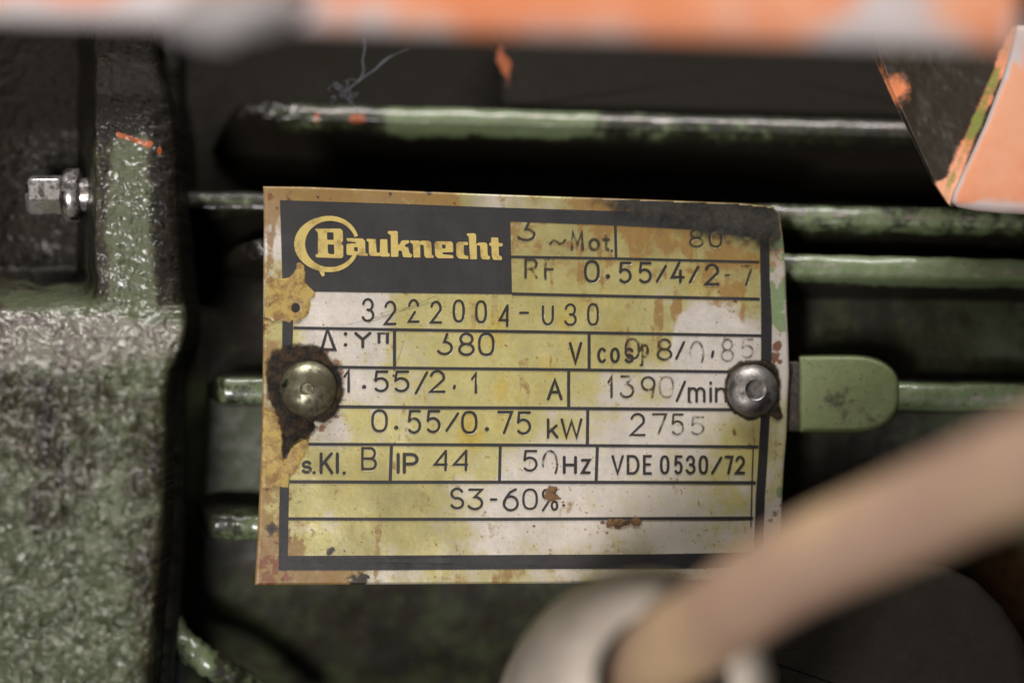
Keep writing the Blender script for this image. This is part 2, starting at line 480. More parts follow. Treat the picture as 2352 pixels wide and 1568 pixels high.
def wear_shading4(w, X, t, r):
    px = X / S * D / (D + 0.01) + 1176
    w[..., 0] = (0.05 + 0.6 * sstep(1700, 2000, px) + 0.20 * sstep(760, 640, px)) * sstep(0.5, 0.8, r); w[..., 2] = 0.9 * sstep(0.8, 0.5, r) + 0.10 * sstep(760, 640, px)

make_fin(265, 1200, 470, 2800, 48, slope=1.6, lead=0.007, seed=1, wearf=wear_shading1, lump=0.0035)
make_fin(472, 1200, 395, 2800, 50, slope=1.4, lead=0.002, seed=2, wearf=wear_shading2)
make_fin(600, 1700, 470, 2800, 56, slope=1.7, lead=0.010, seed=3, wearf=wear_shading3, lump=0.004)
make_fin(906, 1500, 455, 1100, 62, slope=0.5, lead=0.004, seed=4, wearf=wear_shading4, rub_glint=0.2)
make_fin(906, 1500, 1960, 2800, 62, slope=0.5, lead=0.002, seed=14, wearf=wear_shading4)
make_fin(1212, 500, 432, 2050, 60, slope=2.2, lead=0.004, seed=5, wearf=wear_shading4, rub_glint=0.2, lump=0.0018)

def tube_pts(path, rad, nseg=14, capped=True, jitter=0.0, seed=0):
    P = [Vector(p) for p in path]; n = len(P)
    verts = []; up = Vector((0, 1, 0))
    rads = rad if hasattr(rad, '__len__') else [rad] * n
    prevn = None
    for i in range(n):
        t = (P[min(i + 1, n - 1)] - P[max(i - 1, 0)]).normalized()
        if prevn is None:
            a = Vector((0, 1, 0)) if abs(t.y) < 0.9 else Vector((1, 0, 0))
            nn = (a - t * a.dot(t)).normalized()
        else:
            nn = (prevn - t * prevn.dot(t)).normalized()
        prevn = nn; bb = t.cross(nn)
        for j in range(nseg):
            a = 2 * math.pi * j / nseg
            q = rads[i] * (1 + jitter * (float(vnoise(np.array(i * 0.6), np.array(j * 0.9), seed)) - 0.5))
            verts.append(P[i] + nn * (q * math.cos(a)) + bb * (q * math.sin(a)))
    faces = []
    for i in range(n - 1):
        for j in range(nseg):
            k = (j + 1) % nseg
            faces.append([i * nseg + j, i * nseg + k, (i + 1) * nseg + k, (i + 1) * nseg + j])
    if capped:
        faces.append(list(range(nseg))[::-1]); faces.append([(n - 1) * nseg + j for j in range(nseg)])
    return [tuple(v) for v in verts], faces

def bez(pts, n=30):
    """Catmull-Rom through points"""
    P = [Vector(p) for p in pts]; out = []
    m = len(P)
    for i in range(m - 1):
        p0 = P[max(i - 1, 0)]; p1 = P[i]; p2 = P[i + 1]; p3 = P[min(i + 2, m - 1)]
        for s in range(n):
            t = s / n
            out.append(0.5 * ((2 * p1) + (p2 - p0) * t + (2 * p0 - 5 * p1 + 4 * p2 - p3) * t * t + (3 * p1 - p0 - 3 * p2 + p3) * t ** 3))
    out.append(P[-1])
    return out

# slanting web low on the left
path = bez([at(385, 1430, 0.014), at(420, 1478, 0.010), at(490, 1528, 0.010), at(580, 1585, 0.013), at(660, 1650, 0.018)], 14)
v, f = tube_pts(path, [0.0022] * len(path), 16, jitter=0.3, seed=4)
mesh_obj('corner_web', v, f, M_fin, housing, attrs={'wear_shading': np.tile([0.35, 0, 0.1], (len(v), 1))})

# flange lip standing between casting and shell
def make_lip():
    ys = np.linspace(-80, 1680, 200)
    prof = [(352, 0.022), (355, 0.008), (362, 0.0035), (380, 0.0022), (400, 0.0024), (414, 0.0035), (422, 0.007), (427, 0.013), (430, 0.022)]
    V = []; w = []
    for y in ys:
        sh = -22 * float(sstep(1150, 1600, y)) + 5 * (float(fbm(np.array(y * 0.02), np.array(1.0), 8, 3)) - 0.5)
        for (px, dy) in prof:
            V.append(at(px + sh, y, dy + 0.0012 * (float(fbm(np.array(px * .03), np.array(y * .03), 21, 3)) - 0.5)))
            w.append((0.1 + 0.5 * float(sstep(1300, 1420, y)), 0, 0.8 - 0.3 * float(sstep(1300, 1420, y))))
    return mesh_obj('flange_lip', V, grid_faces(len(ys), len(prof)), M_black, housing, attrs={'wear_shading': np.array(w)})
make_lip()

def extruded(name, poly, y_front, y_back, mat, parent, bevel_px=8, wear_shading=None, loc=None, noise=0.0, n_bev=4, tilt=None):
    """outline in photo units -> solid with rounded front edge"""
    P = np.asarray(poly, float)
    # resample
    Q = []
    for i in range(len(P)):
        a = P[i]; b = P[(i + 1) % len(P)]
        m = max(1, int(np.hypot(*(b - a)) / 14))
        for k in range(m): Q.append(a + (b - a) * k / m)
    Q = np.array(Q); n = len(Q)
    area2 = np.sum(Q[:, 0] * np.roll(Q[:, 1], -1) - np.roll(Q[:, 0], -1) * Q[:, 1])
    tn = np.roll(Q, -1, 0) - np.roll(Q, 1, 0)
    tn /= np.linalg.norm(tn, axis=1)[:, None] + 1e-9
    nrm = np.stack([tn[:, 1], -tn[:, 0]], 1) * (1 if area2 > 0 else -1)   # outward
    rings = [(0.0, y_back)]
    b = bevel_px * S
    for i in range(n_bev + 1):
        a = math.pi / 2 * i / n_bev
        rings.append((-bevel_px * (1 - math.cos(a)), y_front + b * (1 - math.sin(a))))
    V = []; QQ = []
    for (off, y) in rings:
        for i in range(n):
            q = Q[i] + nrm[i] * off
            yy = y + (tilt(q[0], q[1]) if tilt else 0)
            V.append(at(q[0], q[1], yy)); QQ.append(q)
    faces = []
    for r in range(len(rings) - 1):
        for i in range(n):
            k = (i + 1) % n
            faces.append([r * n + i, r * n + k, (r + 1) * n + k, (r + 1) * n + i])
    # concentric shrink toward centroid for the face
    c = Q.mean(0); base = (len(rings) - 1) * n
    last = Q + nrm * rings[-1][0]
    for s in (0.8, 0.55, 0.3, 0.1):
        for i in range(n):
            q = c + (last[i] - c) * s
            yy = y_front + (tilt(q[0], q[1]) if tilt else 0)
            if noise: yy += noise * (float(vnoise(np.array(q[0] * .05), np.array(q[1] * .05), 5)) - 0.5)
            V.append(at(q[0], q[1], yy)); QQ.append(q)
    r0 = len(rings) - 1
    for r in range(r0, r0 + 4):
        for i in range(n):
            k = (i + 1) % n
            faces.append([r * n + i, r * n + k, (r + 1) * n + k, (r + 1) * n + i])
    faces.append([(r0 + 4) * n + i for i in range(n)])
    at_ = None
    if wear_shading is not None:
        at_ = {'wear_shading': np.array([wear_shading(*(QQ[i])) if callable(wear_shading) else wear_shading for i in range(len(V))])}
    return mesh_obj(name, V, faces, mat, parent, loc, attrs=at_)

# D-shaped fixing boss right of the plate and its brown packing strip
boss = [(1836, 818), (1900, 817)]
for _a in np.radians(np.linspace(-90, 90, 25)):
    _c, _s = math.cos(_a), math.sin(_a)
    boss.append((1945 + 121 * abs(_c) ** 0.80, 905 + 88 * math.copysign(abs(_s) ** 0.80, _s)))
boss += [(1900, 993), (1836, 992)]
extruded('fixing_boss', boss, 0.0050, 0.022, M_boss, housing, 12, wear_shading=lambda x, y: (0.45 - 0.35 * math.exp(-((x - 1900) / 40) ** 2 - ((y - 930) / 50) ** 2) + 0.35 * (x < 1866) + 0.3 * (y > 975), 0, 0), n_bev=6)  # left edge paler; lower rim highlight painted in
extruded('packing_strip', [(1690, 832), (1842, 830), (1844, 992), (1690, 990)], 0.0062, 0.024, M_strip, housing, 5, wear_shading=(0, 0, 0.4))
# flat cast step high on the shell
stepp = [(1142, 40), (2300, 60), (2300, 300), (1150, 262)]
extruded('cast_step', stepp, 0.0225, 0.04, M_shell, housing, 14,
         wear_shading=lambda x, y: (0.0, 0.0, 0.8))

def smear():
    xs = np.linspace(1138, 1186, 26); ys = np.linspace(100, 200, 46)
    X, Y = np.meshgrid(xs, ys, indexing='ij')
    d = 18 - np.abs(X - (1150 + (Y - 100) * 0.18)) * 1.2 - np.abs(Y - 150) * 0.28 + 26 * (fbm(X * .07, Y * .05, 77, 4) - 0.5)
    V = np.stack(at(X, Y, 0.02235 + 0 * X), -1).reshape(-1, 3)
    F = grid_faces(26, 46); F = F[(d.ravel() > 0)[F].all(1)]
    u, inv = np.unique(F.ravel(), return_inverse=True)
    mesh_obj('orange_paint_smear', V[u], inv.reshape(-1, 4), M_smear, housing)
M_smear = m_simple('old_orange_smear', (0.30, 0.075, 0.02), (0.06, 0.022, 0.010), 300, (0.5, 0.7), bump=0.3, lo=0.40, hi=0.60)
smear()

# ------------------------------------------------------------------ left casting
EX = np.array([-100, 60, 180, 230, 300, 500, 700, 750, 800, 850, 900, 1000, 1200, 1400, 1568, 1720])
EV = np.array([345, 352, 372, 392, 404, 412, 424, 424, 412, 388, 380, 377, 372, 358, 345, 338])
def cast_edge(y): return np.interp(y, EX, EV)

def cast_depth(px, py):
    bx = sstep(178, 222, px + 14 * (fbm(py * 0.012, py * 0 + 3, 31, 3) - 0.5))
    recess = 0.015 - 0.004 * sstep(100, -150, px)
    barY = -0.006 + 0.004 * sstep(230, 120, py)
    up = recess * (1 - bx) + barY * bx
    pyj = py + 26 * (fbm(px * 0.01, py * 0 + 1, 33, 3) - 0.5) + 0.04 * px - 14
    s1 = sstep(600, 705, pyj)
    up = up * (1 - s1) - 0.006 * s1
    sh = np.clip((pyj - 690) / 165, 0, 1)
    sh = 0.5 * sh + 0.5 * sstep(0, 1, sh)
    low = -0.0128 - 0.0018 * np.sin(np.clip((py - 800) / 800, 0, 1) * math.pi)
    y = up * (1 - sh) + low * sh
    # rough casting skin
    f1 = fbm(px * 0.018, py * 0.018, 41, 4) - 0.5
    f2 = fbm(px * 0.06, py * 0.06, 43, 4) - 0.5
    f3 = fbm(px * 0.2, py * 0.2, 47, 3) - 0.5
    pit = sstep(0.62, 0.74, fbm(px * 0.075, py * 0.09, 51, 3))
    amt = 0.35 + 0.65 * sh
    y = y - (f1 * 0.0028 + f2 * 0.0010 + f3 * 0.00035) * amt + pit * 0.0006 * amt
    # knocked ridges on the flank of the bar
    y = y - bx * (1 - sh) * sstep(335, 380, px) * 0.0007 * (vnoise(px * 0.02, py * 0.06, 61) - 0.5)
    return y

def make_casting():
    root = thing('end_casting', at(150, 1100, 0.02), 'rough green painted iron casting at the left edge, wet with oil', 'casting')
    nv = 620; nu = 190
    ys = np.linspace(-120, 1700, nv)
    u = np.linspace(0, 1, nu)
    PY, U = np.meshgrid(ys, u, indexing='ij')
    ed = cast_edge(PY) + 7 * (fbm(PY * 0.02, PY * 0, 71, 4) - 0.5)
    PX = -260 + (ed + 260) * U
    Yd = cast_depth(PX, PY)
    dist = ed - PX
    Rr = 34.0
    q = np.clip(1 - dist / Rr, 0, 1)
    Yd = Yd + Rr * S * (1 - np.sqrt(np.clip(1 - q * q, 0, 1)))
    x, yy, z = at(PX, PY, Yd)
    V = np.stack([x, yy, z], -1)
    # side wall going back
    back = []
    for dy in (0.004, 0.010, 0.018, 0.028):
        e = V[:, -1:, :].copy(); e[..., 1] = e[..., 1] * 0.0 + np.maximum(Yd[:, -1:], -0.012) + dy; back.append(e)
    V = np.concatenate([V] + back, 1)
    nuu = nu + 4
    w = np.zeros((nv, nuu, 3))
    shm = sstep(650, 800, PY)
    n = fbm(PX * 0.012, PY * 0.006, 81, 4)
    band = sstep(235, 268, PX + 14 * (n - .5) * 2) * sstep(372, 330, PX + 40 * (n - .5)) * sstep(300, 330, PY) * sstep(730, 690, PY)
    g = 0.62 * band
    g = g + shm * (0.10 + 0.55 * sstep(1150, 1600, PY) * sstep(300, 60, PX) + 1.1 * (n - 0.5))
    g = g + 0.7 * np.exp(-((PX - 120) / 130) ** 2 - ((PY - 690) / 30) ** 2)
    g = g + 0.5 * np.exp(-((PX - 225) / 26) ** 2 - ((PY - 380) / 80) ** 2)
    oy = 306 + 0.33 * (PX - 270) + 3
    orr = 1.1 * np.exp(-((PY - oy) / 7) ** 2) * sstep(262, 272, PX) * sstep(350, 340, PX) + 1.0 * np.exp(-((PX - 366) / 8) ** 2 - ((PY - 346) / 12) ** 2) \
        + 0.8 * np.exp(-((PX - 346) / 9) ** 2 - ((PY - 330) / 9) ** 2) + 0.55 * np.exp(-((PX - 60) / 10) ** 2 - ((PY - 1025) / 7) ** 2)
    b = 0.75 * sstep(340, 180, PY) + 0.8 * (1 - sstep(170, 215, PX)) * (1 - sstep(600, 690, PY)) - (1.35 * np.exp(-((PY - 780) / 62) ** 2) + 0.08 * sstep(1250, 1560, PY) * sstep(260, 60, PX)) * (0.7 + 0.6 * fbm(PX * .03, PY * .05, 85, 4)) \
        + 0.5 * sstep(330, 380, PX) * (1 - shm) + 0.45 * (1 - band) * (1 - shm) * sstep(170, 215, PX) + 0.35 * sstep(230, 350, PX) * shm  # pale band paints the ledge's sheen; recess and top painted darker
    w[:, :nu, 0] = g; w[:, :nu, 1] = orr; w[:, :nu, 2] = b
    w[:, nu:, 2] = 1.0
    mesh_obj('casting_body', V.reshape(-1, 3), grid_faces(nv, nuu), M_cast, root, attrs={'wear_shading': w.reshape(-1, 3)})
    return root
casting = make_casting()

def lathe(profile, origin, axis, nseg=48, jitter=0.0):
    """profile: (radius, along axis)"""
    a = Vector(axis).normalized()
    e1 = a.orthogonal().normalized(); e2 = a.cross(e1)
    V = []; F = []
    o = Vector(origin)
    for j in range(nseg):
        t = 2 * math.pi * j / nseg
        d = e1 * math.cos(t) + e2 * math.sin(t)
        for i, (r, h) in enumerate(profile):
            rr = r * (1 + jitter * (float(vnoise(np.array(4 + 3 * math.cos(t)), np.array(4 + 3 * math.sin(t) + i * .3), 3)) - 0.5))
            V.append(tuple(o + d * rr + a * h))
    F = grid_faces(nseg, len(profile), close_u=True).tolist()
    return V, F

# ------------------------------------------------------------------ hex bolt lying across the casting recess (axis along X)
def make_bolt():
    c = Vector(at(112, 448, 0.006))
    root = thing('hex_bolt', c, 'shiny worn hex bolt head with washer in the casting recess at upper left', 'bolt')
    r = 0.0032
    V = []; F = []
    # hexagonal head along X
    x0, x1 = c.x - 0.0033, c.x + 0.0022
    rings = [(x0, 0.80), (x0 + 0.0006, 1.0), (x1, 1.0), (x1, 0.3)]
    nn = 6
    for (x, s) in rings:
        for j in range(nn):
            a = math.radians(60 * j + 12)
            V.append((x, c.y + r * s * math.cos(a), c.z + r * s * math.sin(a)))
    for k in range(len(rings) - 1):
        for j in range(nn):
            m = (j + 1) % nn
            F.append([k * nn + j, k * nn + m, (k + 1) * nn + m, (k + 1) * nn + j])
    F.append(list(range(nn))[::-1])
    o = mesh_obj('head', V, F, M_bolt, root, smooth=False)
    bv = o.modifiers.new('bevel', 'BEVEL'); bv.width = 0.0002; bv.segments = 2
    v, f = lathe([(0.0, -0.0004), (0.0037, -0.0004), (0.0041, 0.0), (0.0041, 0.0018), (0.0036, 0.0022), (0.0, 0.0022)], (x1 + 0.0006, c.y, c.z), (1, 0, 0), 40)
    mesh_obj('washer', v, f, M_bolt, root)
    v, f = lathe([(0.0026, 0.0), (0.0026, 0.0045)], (x1 + 0.0002, c.y, c.z), (1, 0, 0), 24)
    mesh_obj('shank', v, f, M_bolt, root)
make_bolt()

# ------------------------------------------------------------------ nameplate
plate = thing('nameplate', at(1200, 890, 0.0005), 'stained metal motor nameplate with black header, riveted on at both sides', 'nameplate')

def plate_y(px, py):
    px = np.asarray(px, float); py = np.asarray(py, float)
    y = 0.0031 * (px - 1200) / 600.0
    y = y + 0.0012 * sstep(1690, 1815, px) ** 1.5
    y = y + 0.0010 * sstep(560, 470, py) * sstep(1500, 1800, px)
    y = y - (fbm(px * 0.006, py * 0.006, 5, 3) - 0.5) * 0.0004
    return y
def plate_pt(px, py, h=0.0):
    return at(np.asarray(px, float), np.asarray(py, float), plate_y(px, py) - h)

OUT = [(611, 428), (700, 429), (900, 437), (1100, 445), (1300, 452), (1500, 459), (1700, 467), (1772, 474), (1790, 488),
       (1798, 540), (1803, 600), (1806, 700), (1810, 780), (1812, 860), (1808, 930), (1806, 1000), (1800, 1070), (1796, 1140),
       (1793, 1220), (1790, 1335), (1500, 1338), (1250, 1339), (900, 1341), (640, 1342), (585, 1343), (590, 1240), (597, 1100), (602, 960), (604, 800), (605, 640), (606, 520), (600, 436)]

def L_edge(y): return np.interp(y, [428, 440, 520, 640, 800, 960, 1100, 1240, 1343], [604, 605, 606, 605, 604, 602, 597, 591, 585])
def R_edge(y): return np.interp(y, [440, 470, 490, 540, 600, 700, 780, 860, 930, 1000, 1070, 1140, 1340], [1768, 1774, 1790, 1797, 1803, 1806, 1810, 1812, 1808, 1806, 1800, 1796, 1790])
def T_edge(x): return np.interp(x, [600, 700, 900, 1100, 1300, 1500, 1700, 1772, 1800], [428, 429, 437, 445, 452, 459, 467, 474, 486])
def B_edge(x): return np.interp(x, [580, 640, 900, 1250, 1500, 1790], [1343, 1342, 1341, 1339, 1338, 1335])

YEL = [(760, 710, .05), (860, 720, .15), (700, 710, .2), (930, 715, .75), (1100, 715, .85), (1300, 715, .85), (1450, 720, .85), (1500, 735, .7), (1640, 745, -.2), (1700, 750, .0), (1600, 720, .1),
       (1560, 700, .5), (1730, 700, .6),
       (1250, 540, .75), (1350, 560, .75), (1500, 570, .95), (1700, 580, .95), (1250, 640, .8), (1400, 640, .95), (1600, 650, .95), (1720, 650, .95),
       (720, 800, .15), (860, 810, .25), (800, 830, .3), (930, 800, .55), (1050, 820, .7), (1200, 810, .75), (1330, 790, .7), (1420, 800, .8), (1520, 800, .7), (1600, 810, .1), (1700, 810, .15), (1650, 840, .15),
       (820, 880, .15), (860, 920, .3), (930, 900, .5), (1040, 890, .7), (1150, 890, .95), (1250, 880, .8), (1290, 920, .5), (1330, 900, .55), (1420, 900, .3), (1520, 890, .35), (1600, 900, .05), (1650, 870, .1),
       (760, 990, .2), (830, 960, .6), (900, 980, .45), (1000, 990, .65), (1100, 980, .9), (1180, 970, .85), (1300, 970, .6), (1400, 990, .25), (1480, 1000, .15), (1560, 980, .1), (1640, 990, .3), (1710, 1000, .5),
       (760, 1070, .75), (860, 1060, .8), (960, 1070, .75), (1060, 1060, .7), (1120, 1080, .6), (1200, 1060, .2), (1300, 1070, .05), (1420, 1070, .15), (1560, 1060, .25), (1700, 1060, .6), (1720, 1030, .7),
       (740, 1150, .65), (850, 1150, .7), (960, 1150, .68), (1050, 1150, .4), (1150, 1130, .1), (1250, 1150, .2), (1400, 1150, .25), (1560, 1150, .2), (1700, 1150, .5),
       (720, 1230, .55), (850, 1230, .62), (960, 1235, .65), (1050, 1230, .5), (1150, 1230, .2), (1300, 1235, .15), (1500, 1230, .15), (1690, 1230, .35),
       (625, 500, .3), (625, 560, .0), (625, 620, .5), (640, 770, .75), (625, 820, .6), (615, 900, .5), (625, 1000, .8), (620, 1100, .8), (618, 1180, .7), (605, 1300, .4), (700, 1325, .4), (900, 1325, .3), (1100, 1325, .5), (1300, 1325, .35), (1500, 1322, .3),
       (700, 445, .6), (900, 455, .9), (1000, 460, .8), (1150, 465, .2), (1250, 470, .4), (1400, 475, .8), (1790, 1020, .5), (1780, 1090, .4), (1780, 1180, .2), (1775, 660, .1)]
BRN = [(625, 460, .7), (700, 445, .45), (760, 450, .55), (830, 452, .65), (900, 458, .7), (980, 458, .8), (1030, 462, .8), (1080, 462, .1), (1180, 466, .15), (1270, 470, .35), (1330, 474, .4), (1400, 475, .8), (1450, 478, .9),
       (625, 540, .4), (622, 575, .0), (625, 620, .4), (612, 860, .5), (612, 960, .6), (620, 1060, .65), (610, 1140, .55), (625, 1180, .5), (612, 1240, .75), (640, 1300, .8), (600, 1320, .5), (700, 1325, .55), (790, 1325, .55), (900, 1322, .1), (1100, 1325, .25), (1300, 1325, .1), (1550, 1322, .1),
       (1200, 540, .35), (1300, 540, .25), (1420, 560, .4), (1500, 545, .6), (1600, 575, .5), (1650, 600, .55), (1350, 640, .3), (1250, 645, .25), (1500, 650, .3), (1650, 670, .5), (1690, 690, .6), (1720, 560, .4),
       (800, 715, .0), (950, 720, .1), (1100, 715, .15), (1300, 715, .1), (1480, 725, .4), (1560, 690, .3), (1650, 750, -.3),
       (800, 800, .1), (740, 830, .35), (820, 830, .2), (1000, 800, .1), (1150, 800, .15), (1350, 800, .2), (1500, 800, .35), (1620, 815, -.2), (1700, 830, .1), (840, 900, .15), (1000, 900, .1), (1150, 900, .15), (1400, 900, .05), (1600, 900, -.1),
       (800, 1000, .1), (1000, 1000, .1), (1300, 990, .1), (1550, 980, -.1), (1680, 985, .2), (760, 1080, .15), (1000, 1070, .15), (1200, 1070, .0), (1500, 1070, -.05), (1720, 1040, .3),
       (690, 1160, .4), (740, 1160, .25), (850, 1150, .12), (1000, 1150, .12), (1200, 1130, .05), (1280, 1165, .2), (1500, 1150, .0), (1700, 1150, .1), (690, 1230, .5), (720, 1250, .35), (850, 1230, .15), (1000, 1240, .15), (1230, 1230, .15), (1400, 1210, .25), (1600, 1230, .0)]
OLV = [(700, 450, .7), (1000, 460, .6), (1300, 470, .6), (1600, 480, .9), (1250, 550, .45), (1500, 560, .7), (1700, 570, .8), (1250, 650, .35), (1500, 650, .4), (1700, 660, .55), (780, 715, .0), (1100, 715, .15), (1450, 720, .3), (1640, 740, -.3), (1700, 690, .4),
       (760, 800, .1), (1000, 800, .1), (1250, 800, .05), (1480, 800, .3), (1680, 800, -.2), (850, 890, .05), (1100, 890, -.1), (1250, 890, .0), (1450, 890, .05), (1620, 890, -.1), (850, 980, .15), (1100, 980, -.05), (1250, 980, .1), (1500, 980, -.1), (1700, 980, .1),
       (780, 1070, .45), (950, 1070, .35), (1100, 1070, .15), (1300, 1070, -.1), (1600, 1070, -.1), (720, 1150, .45), (900, 1150, .6), (1020, 1160, .45), (1200, 1140, .1), (1400, 1150, .0), (1600, 1150, .0), (720, 1230, .4), (900, 1235, .6), (1020, 1235, .55), (1150, 1230, .25), (1300, 1240, .1), (1600, 1235, .05), (1300, 1265, .3),
       (620, 500, .1), (620, 700, .3), (620, 900, .5), (615, 1100, .5), (600, 1300, .6), (760, 1325, .6), (950, 1325, .3), (1200, 1325, .5), (1500, 1322, .5), (1780, 620, .2), (1785, 1100, .0)]
SPOTS = [  # x, y, r, rust, dark
    (846, 905, 9, .0, .6), (905, 862, 8, .2, .8), (905, 850, 5, .3, .9), (790, 988, 9, .7, .2), (830, 880, 7, .3, .3), (870, 910, 9, .6, .0), (1066, 880, 4, .8, 0), (1112, 893, 3, .3, .4),
    (1210, 955, 6, .6, .0), (820, 790, 4, .2, .5), (856, 790, 5, .1, .7), (920, 800, 5, .2, .5), (1000, 790, 4, .2, .5), (958, 800, 4, .3, .4), (835, 840, 8, .4, .3), (880, 930, 8, .3, .4), (815, 925, 6, .2, .5), (840, 935, 6, .2, .5),
    (1400, 1203, 14, .9, .5), (1425, 1198, 18, .9, .45), (1463, 1197, 14, .9, .4), (1345, 1215, 9, .7, .0), (1335, 1210, 6, .6, .1), (1226, 1208, 6, .9, .3), (1443, 1192, 8, .9, .5), (1384, 1200, 9, .8, .1), (1395, 1222, 6, .7, 0),
    (1294, 1152, 4, .9, .1), (1265, 1228, 3, .8, .3), (1310, 1206, 4, .5, 0), (1395, 1130, 4, .5, 0), (1435, 1130, 4, .6, 0), (1530, 1192, 4, .4, .5),
    (965, 1125, 6, .1, .5), (990, 1125, 5, .2, .4), (870, 1125, 4, .2, .6), (1055, 1115, 12, .7, 0), (1045, 1135, 7, .6, 0), (916, 1143, 4, .6, 0), (866, 1200, 4, .3, .4), (905, 1245, 4, .4, .4), (925, 1240, 4, .3, .4),
    (953, 1240, 5, .5, .3), (1003, 1250, 7, .6, .4), (880, 1240, 4, .6, .1), (985, 1205, 4, .5, .2), (760, 1265, 15, .5, .9), (790, 1265, 8, .4, .9), (735, 1260, 7, .5, .5),
    (685, 1155, 12, .3, .6), (678, 1170, 14, .4, .5), (700, 1150, 5, .3, .5), (716, 1168, 6, .2, .5), (690, 1200, 5, .3, .5), (718, 1215, 12, .8, .2), (680, 1115, 4, .2, .4), (700, 1130, 6, .3, .5), (665, 1145, 12, .2, .6),
    (1560, 745, 5, .1, .3), (1690, 690, 12, .8, .2), (1685, 715, 8, .7, .2), (1650, 670, 10, .6, .1), (1330, 645, 10, .5, 0), (1310, 715, 6, .3, .1), (1265, 700, 6, .2, .3), (1260, 735, 6, .4, 0),
    (655, 605, 14, .5, .0), (622, 575, 8, .6, .2), (640, 580, 8, .5, .0), (628, 655, 16, .5, .0), (650, 660, 10, .9, .3), (618, 700, 14, .8, .2), (608, 750, 10, .9, 0), (610, 730, 8, .9, .0),
    (650, 1230, 34, .8, .6), (625, 1215, 26, .5, .8), (640, 1290, 34, .95, .3), (605, 1290, 22, 1.0, .0), (600, 1250, 20, .6, .0), (615, 1330, 26, .9, .3), (660, 1320, 22, .8, .2), (612, 1125, 8, .9, .0), (625, 1160, 10, .7, .2), (608, 1110, 8, .9, .1), (630, 1105, 8, .8, .2),
    (760, 1322, 30, .3, .4), (815, 1335, 30, .1, 1.0), (835, 1328, 22, .1, 1.0), (870, 1335, 20, .2, .6), (1010, 1325, 10, .4, .5), (1320, 1326, 6, .3, .3),
    (1785, 795, 16, .95, .2), (1778, 820, 16, .95, .3), (1790, 770, 10, .7, .1), (1790, 830, 10, .8, .5), (1690, 990, 16, .6, 0), (1660, 975, 14, .5, 0), (1640, 968, 10, .5, 0), (1720, 1028, 8, .8, .3),
    (1560, 885, 6, .5, 0), (1555, 920, 6, .5, 0), (1585, 925, 8, .6, 0), (1430, 920, 7, .5, .0), (1240, 925, 12, .5, .0), (1330, 900, 10, .6, 0),
    (1610, 1040, 5, .3, .4), (1785, 1045, 8, .5, .6), (1790, 1020, 5, .4, .8), (1790, 1090, 6, .5, .7), (1780, 1180, 12, .4, .9), (1770, 1195, 12, .5, .8), (1795, 1160, 10, .5, .8),
    (985, 440, 16, .5, .8), (895, 448, 8, .4, .8), (730, 452, 7, .3, .9), (760, 455, 5, .2, .8), (1042, 470, 10, .7, .6), (1430, 480, 16, .9, .4), (660, 455, 22, .6, .6), (620, 450, 18, .7, .4), (635, 480, 12, .3, .6), (1380, 470, 12, .5, .5), (1280, 465, 8, .4, .6),
]

